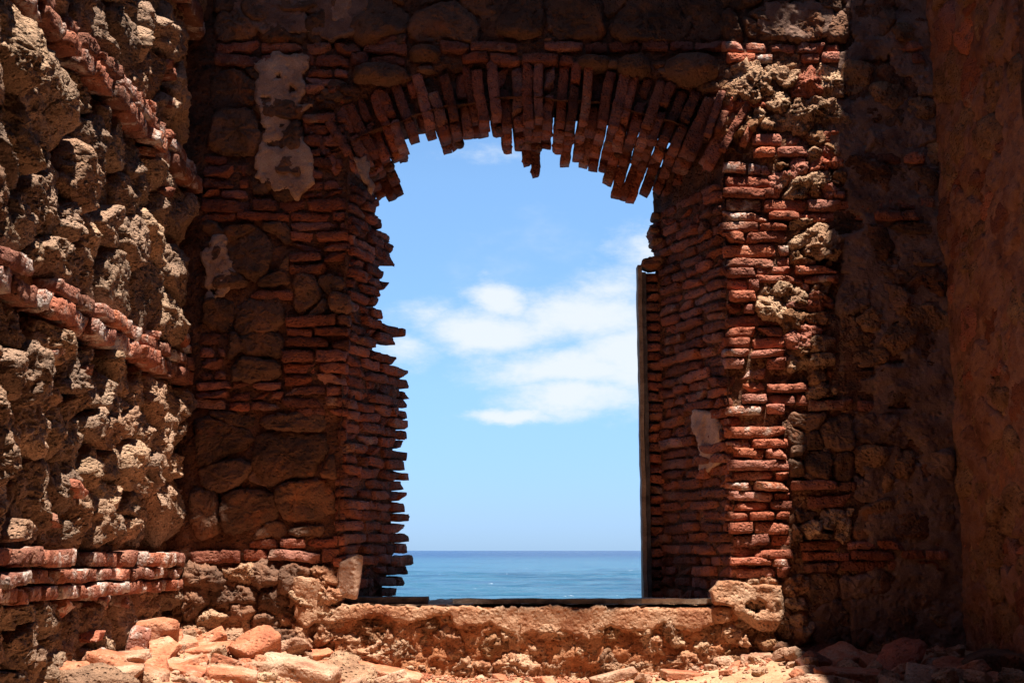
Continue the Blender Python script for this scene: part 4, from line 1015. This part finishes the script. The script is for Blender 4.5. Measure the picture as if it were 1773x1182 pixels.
LR = [
 ('stone_block', 203, 1092, (.22, .16, .17), (4, -3, 8), 'slab', M_rubble_br, 'squared dusty block with a flat top standing against the foot of the left wall', 'stone'),
 ('broken_brick', 141, 1108, (.10, .08, .16), (6, 12, 20), 'slab', M_brick_lime, 'purplish broken brick standing upright beside the squared block, left of it', 'brick'),
 ('floor_tile', 268, 1132, (.20, .21, .045), (38, 8, -14), 'slab', M_rubble_br, 'square orange red tile leaning steeply in the sunlit rubble', 'tile'),
 ('broken_brick', 175, 1150, (.22, .13, .09), (8, 10, 30), 'slab', M_rubble_br, 'pinkish dusty brick lying below the squared block near the lower left corner', 'brick'),
 ('broken_brick', 218, 1150, (.20, .14, .08), (10, -6, -12), 'slab', M_rubble, 'pale flat brick lying between the leaning tile and the squared block', 'brick'),
 ('rubble_stone', 60, 1166, (.36, .16, .11), (0, 8, -6), 'rock', M_lime, 'long dark weathered stone lying in the lower left corner', 'stone'),
 ('rubble_stone', 178, 1178, (.34, .16, .07), (4, -6, 10), 'slab', M_rubble, 'long pale slab lying at the bottom edge under the leaning tile', 'stone'),
 ('rubble_stone', 98, 1138, (.14, .13, .10), (20, 12, 5), 'rock', M_brick_lime, 'small red and ochre lump at the wall foot in the lower left', 'stone'),
 ('rubble_stone', 440, 1130, (.25, .16, .17), (30, -28, 35), 'slab', M_rubble_br, 'large tilted block with an orange top and pitted grey side, biggest in the heap', 'stone'),
 ('broken_brick', 362, 1128, (.23, .14, .06), (14, -4, -10), 'slab', M_rubble_br, 'broken slab with a raw red core, left of the large tilted block', 'brick'),
 ('broken_brick', 320, 1160, (.22, .14, .045), (8, 14, -16), 'slab', M_rubble_br, 'flat orange brick lying just right of the leaning tile', 'brick'),
 ('broken_brick', 320, 1120, (.13, .10, .05), (6, -8, 20), 'slab', M_rubble_br, 'small reddish brick end behind the slab with the red core', 'brick'),
 ('broken_brick', 546, 1104, (.20, .12, .05), (16, -4, -6), 'slab', M_rubble_br, 'thin bright red brick lying on the heap near the sill\'s left end', 'brick'),
 ('rubble_stone', 505, 1122, (.20, .14, .10), (0, -14, 20), 'rock', M_rubble, 'pale rounded lump right of the large tilted block', 'stone'),
 ('rubble_stone', 512, 1164, (.44, .17, .11), (6, 12, -16), 'slab', M_rubble, 'long pale stone sloping down to the right at the bottom of the heap', 'stone'),
 ('rubble_stone', 592, 1122, (.20, .14, .10), (0, 6, 0), 'rock', M_lime_lit, 'yellowish pitted stone at the right end of the sunlit heap', 'stone'),
 ('rubble_stone', 612, 1166, (.32, .18, .11), (0, 8, -12), 'rock', M_lime_lit, 'broad ochre stone below the yellowish pitted one', 'stone'),
 ('broken_brick', 560, 1140, (.21, .13, .05), (10, 4, -4), 'slab', M_rubble_br, 'pinkish flat brick under the yellowish pitted stone', 'brick'),
 ('rubble_stone', 690, 1172, (.26, .16, .06), (6, 10, -8), 'slab', M_rubble_br, 'thin tilted slab with a grey edge beside the ochre stone at the bottom', 'stone'),
 ('broken_brick', 400, 1172, (.24, .14, .06), (12, 4, 10), 'slab', M_rubble_br, 'dusty orange brick under the large tilted block at the bottom edge', 'brick'),
 ('rubble_stone', 1062, 1172, (.26, .10, .05), (0, -13, 8), 'slab', M_rubble, 'long narrow pale slab lying alone on the sand below the sill', 'stone'),
 ('rubble_stone', 1256, 1140, (.11, .08, .05), (0, 4, 0), 'rock', M_rubble, 'small rounded ochre stone below the right end of the sill', 'stone'),
 ('rubble_stone', 1306, 1136, (.18, .12, .045), (4, -6, 10), 'slab', M_rubble, 'flat pale slab just before the shadow edge at right', 'stone'),
 ('rubble_stone', 1358, 1120, (.11, .10, .09), (0, 0, 0), 'rock', M_stone, 'small round brown stone at the edge of the shadow', 'stone'),
 ('floor_tile', 1420, 1106, (.22, .18, .05), (24, -8, 6), 'slab', M_brick, 'square brick tile leaning in the dark right corner', 'tile'),
 ('rubble_stone', 1405, 1150, (.20, .16, .09), (8, -12, 30), 'rock', M_brick, 'reddish lump behind the slab that catches the sun at the lower right', 'stone'),
 ('rubble_stone', 1558, 1142, (.30, .18, .17), (20, -24, 20), 'rock', M_brick, 'sharp pointed red rock standing in the shade, right of centre', 'stone'),
 ('rubble_stone', 1722, 1150, (.34, .24, .12), (4, 4, 0), 'slab', M_stone, 'broad flat topped block in the dark lower right corner', 'stone'),
 ('rubble_stone', 1470, 1172, (.34, .16, .06), (6, 3, -4), 'slab', M_rubble_br, 'flat slab at the bottom edge, half lit by the sun', 'stone'),
 ('plaster_chip', 1462, 1122, (.09, .05, .07), (30, 20, 40), 'slab', M_rubble, 'small whitish angular chip lying in the shade', 'stone'),
]
LR += [
 ('broken_brick', 246, 1170, (.24, .15, .06), (14, 6, 24), 'slab', M_rubble_br, 'red brick tilted under the leaning tile, close to the bottom edge', 'brick'),
 ('broken_brick', 470, 1150, (.22, .13, .055), (-12, 10, 34), 'slab', M_rubble_br, 'orange red brick wedged right below the large tilted block', 'brick'),
 ('rubble_stone', 395, 1105, (.17, .12, .08), (12, -14, 8), 'rock', M_lime, 'brownish pitted stone behind the large tilted block, against the wall foot', 'stone'),
 ('broken_brick', 650, 1150, (.20, .12, .05), (8, 12, 18), 'slab', M_rubble_br, 'red flat brick where the heap runs out under the sill', 'brick'),
 ('rubble_stone', 130, 1172, (.22, .16, .10), (6, 10, 50), 'rock', M_rubble_br, 'reddish angular lump between the dark corner stone and the long pale slab', 'stone'),
 ('broken_brick', 1180, 1168, (.22, .12, .04), (4, 5, 14), 'slab', M_rubble_br, 'thin orange brick lying flat on the sand right of the narrow pale slab', 'brick'),
]
for r_ in LR: loose(*r_)
# pieces leaning on the sill
p = W(604, 996, 6.97)
o = bpy.data.objects.new('stone_slab', rock_mesh('stone_slab', M_plaster, (.135, .045, .25), 3.3, 'slab', 1.6)); link(o); o.location = (p.x, 6.985, p.z); o.rotation_euler = (R(4), R(10), R(-14))
tag(o, 'pointed pale plaster slab leaning upright on the left end of the window sill', 'slab')
# the many small pieces: two groups nothing tells apart
SM = [rock_mesh('rubble_chip', m_, s_, 3 + k * 1.7, kd) for k, (m_, s_, kd) in enumerate([(M_rubble, (.10, .08, .045), 'slab'), (M_rubble_br, (.12, .08, .05), 'slab'), (M_rubble, (.08, .07, .06), 'rock'), (M_rubble_br, (.09, .07, .05), 'rock'),
      (M_rubble, (.15, .10, .05), 'slab'), (M_rubble_br, (.17, .11, .05), 'slab'), (M_lime_lit, (.11, .08, .07), 'rock'), (M_rubble, (.06, .05, .04), 'rock')])]
KIND = ['flat pale chip', 'flat reddish chip', 'angular pale chip', 'angular reddish chip', 'pale broken flat stone', 'dusty broken brick piece', 'ochre pitted lump', 'tiny pale pebble']
def scatter(n, xr, yr, label, group, zmin=.9, sc=(.6, 1.4)):
    for k in range(n):
        x, y = random.uniform(*xr), random.uniform(*yr)
        if math.hypot(0, 0) > 1: continue
        ki = random.randrange(len(SM)); me = SM[ki]; o = bpy.data.objects.new('rubble_chip', me); link(o)
        s_ = random.uniform(*sc); z = float(ground_z(np.array([x]), np.array([y]))[0])
        o.location = (x, y, z + .012 * s_); o.scale = (s_,) * 3; o.rotation_euler = (random.gauss(0, .25), random.gauss(0, .25), random.uniform(0, 6.3))
        tag(o, KIND[ki] + ' ' + label, 'stone', group + ', ' + KIND[ki] + 's')
scatter(110, (XL + .12, -.6), (5.0, 6.93), 'in the sunlit heap along the left wall', 'small chips in the sunlit rubble heap')
scatter(34, (-.6, 1.45), (6.55, 6.93), 'lying on the sand at the foot of the sill', 'small chips on the sand below the sill', sc=(.4, 1.0))
scatter(60, (1.45, XR - .08), (6.0, 6.92), 'lying in the dark right corner', 'small chips in the shaded right corner', sc=(.7, 1.6))
# two small holes right through the crevice above the arch
bpy.context.view_layer.update()
for (hx, hy, hr) in ((746, 140, .016), (768, 101, .010)):
    dr = W(hx, hy).normalized(); dn = np.array(dr)
    for o in [q_ for q_ in bpy.data.objects if q_.type == 'MESH' and q_.parent in (bw, arch)]:
        mw = np.array(o.matrix_world); vs = np.array([v.co for v in o.data.vertices]) @ mw[:3, :3].T + mw[:3, 3]
        if np.linalg.norm(vs.mean(0) - dn * (vs.mean(0) @ dn)) > .5 and len(vs) < 3000: continue
        rad_ = np.linalg.norm(vs - np.outer(vs @ dn, dn), axis=1)
        if rad_.min() > hr * 2.2: continue
        shared = o.data.users > 1
        bmx = bmesh.new(); bmx.from_mesh(o.data)
        dl = []
        for f in bmx.faces:
            c_ = vs[[v.index for v in f.verts]].mean(0)
            if np.linalg.norm(c_ - dn * (c_ @ dn)) < hr * 1.6: dl.append(f)
        if dl:
            bmesh.ops.delete(bmx, geom=dl, context='FACES')
            if shared: o.data = o.data.copy()
            bmx.to_mesh(o.data)
        bmx.free()
# grit and brick crumbs between the stones
vs, fs = [], []
for k in range(5200):
    if k < 3800: x, y = random.uniform(XL + .08, -.3) if k % 3 else random.uniform(-.3, 1.6), random.uniform(4.6, 6.97)
    else: x, y = random.uniform(-1.9, 2.5), 6.97 - abs(random.gauss(0, .09))
    r_ = random.uniform(.004, .016) * (1.4 if random.random() < .12 else 1); z = float(np.interp(x, GBX, GBZ)) 
    vs.append((x, y, r_))
vs = np.array(vs); zz = ground_z(vs[:, 0], vs[:, 1])
octa = np.array([(1, 0, 0), (0, 1, 0), (-1, 0, 0), (0, -1, 0), (0, 0, .75), (0, 0, -.6), (.6, .6, .35), (-.6, .55, .4)])
of = [(0, 1, 6), (0, 6, 4), (6, 1, 4), (1, 2, 7), (1, 7, 4), (7, 2, 4), (2, 3, 4), (3, 0, 4), (1, 0, 5), (2, 1, 5), (3, 2, 5), (0, 3, 5)]
rg = np.random.default_rng(5)
P = (octa[None] * (vs[:, 2])[:, None, None] * rg.uniform(.6, 1.3, (len(vs), len(octa), 3)))
an = rg.uniform(0, 6.28, len(vs)); c_, s_ = np.cos(an)[:, None], np.sin(an)[:, None]
P = np.stack([P[:, :, 0] * c_ - P[:, :, 1] * s_, P[:, :, 0] * s_ + P[:, :, 1] * c_, P[:, :, 2]], 2) + np.stack([vs[:, 0], vs[:, 1], zz + vs[:, 2] * .3], 1)[:, None]
half_ = len(vs) // 2
for nm, a_, b_, mt in (('grit', 0, half_, M_rubble), ('brick_crumbs', half_, len(vs), M_rubble_br)):
    Pq = P[a_:b_].reshape(-1, 3); fc = [[8 * i + q_ for q_ in f] for i in range(b_ - a_) for f in of]
    tag(mesh_obj(nm, Pq, fc, mt, smooth=False), 'loose pale grit scattered over the sandy floor' if nm == 'grit' else 'reddish brick crumbs scattered over the sandy floor', 'gravel', None, 'stuff')
def thin(parent, name):
    ch = [o for o in parent.children if o.name.split('.')[0] == name]
    if len(ch) <= 300: return
    def key(o): d = o.dimensions; return -sorted(d)[-1] * sorted(d)[-2]
    bpy.context.view_layer.update(); ch.sort(key=key); rest = ch[300:]
    vs, fs, base_ = [], [], 0; pl = world_loc(parent); mats = {}; mi = []
    me = bpy.data.meshes.new('small_' + name)
    for o in rest:
        mw = o.matrix_local; n0 = len(vs)
        vs += [tuple(mw @ v.co) for v in o.data.vertices]; m_ = o.data.materials[0]
        if m_.name not in mats: mats[m_.name] = len(mats); me.materials.append(m_)
        for p_ in o.data.polygons: fs.append([n0 + i for i in p_.vertices]); mi.append(mats[m_.name])
        bpy.data.objects.remove(o)
    me.from_pydata(vs, [], fs); me.polygons.foreach_set('use_smooth', [True] * len(fs)); me.polygons.foreach_set('material_index', mi); me.update()
    link(bpy.data.objects.new('small_' + name, me), parent)['kind'] = 'stuff'
for p_ in (lw, bw, rw, arch, jl, jr):
    for nm in ('stone', 'brick', 'arch_brick', 'jamb_brick', 'mortar_clump'): thin(p_, nm)
print('TRIS', sum(len(m.vertices) * 2 for m in bpy.data.meshes))
print('COUNTS', COUNT, len(bpy.data.objects))
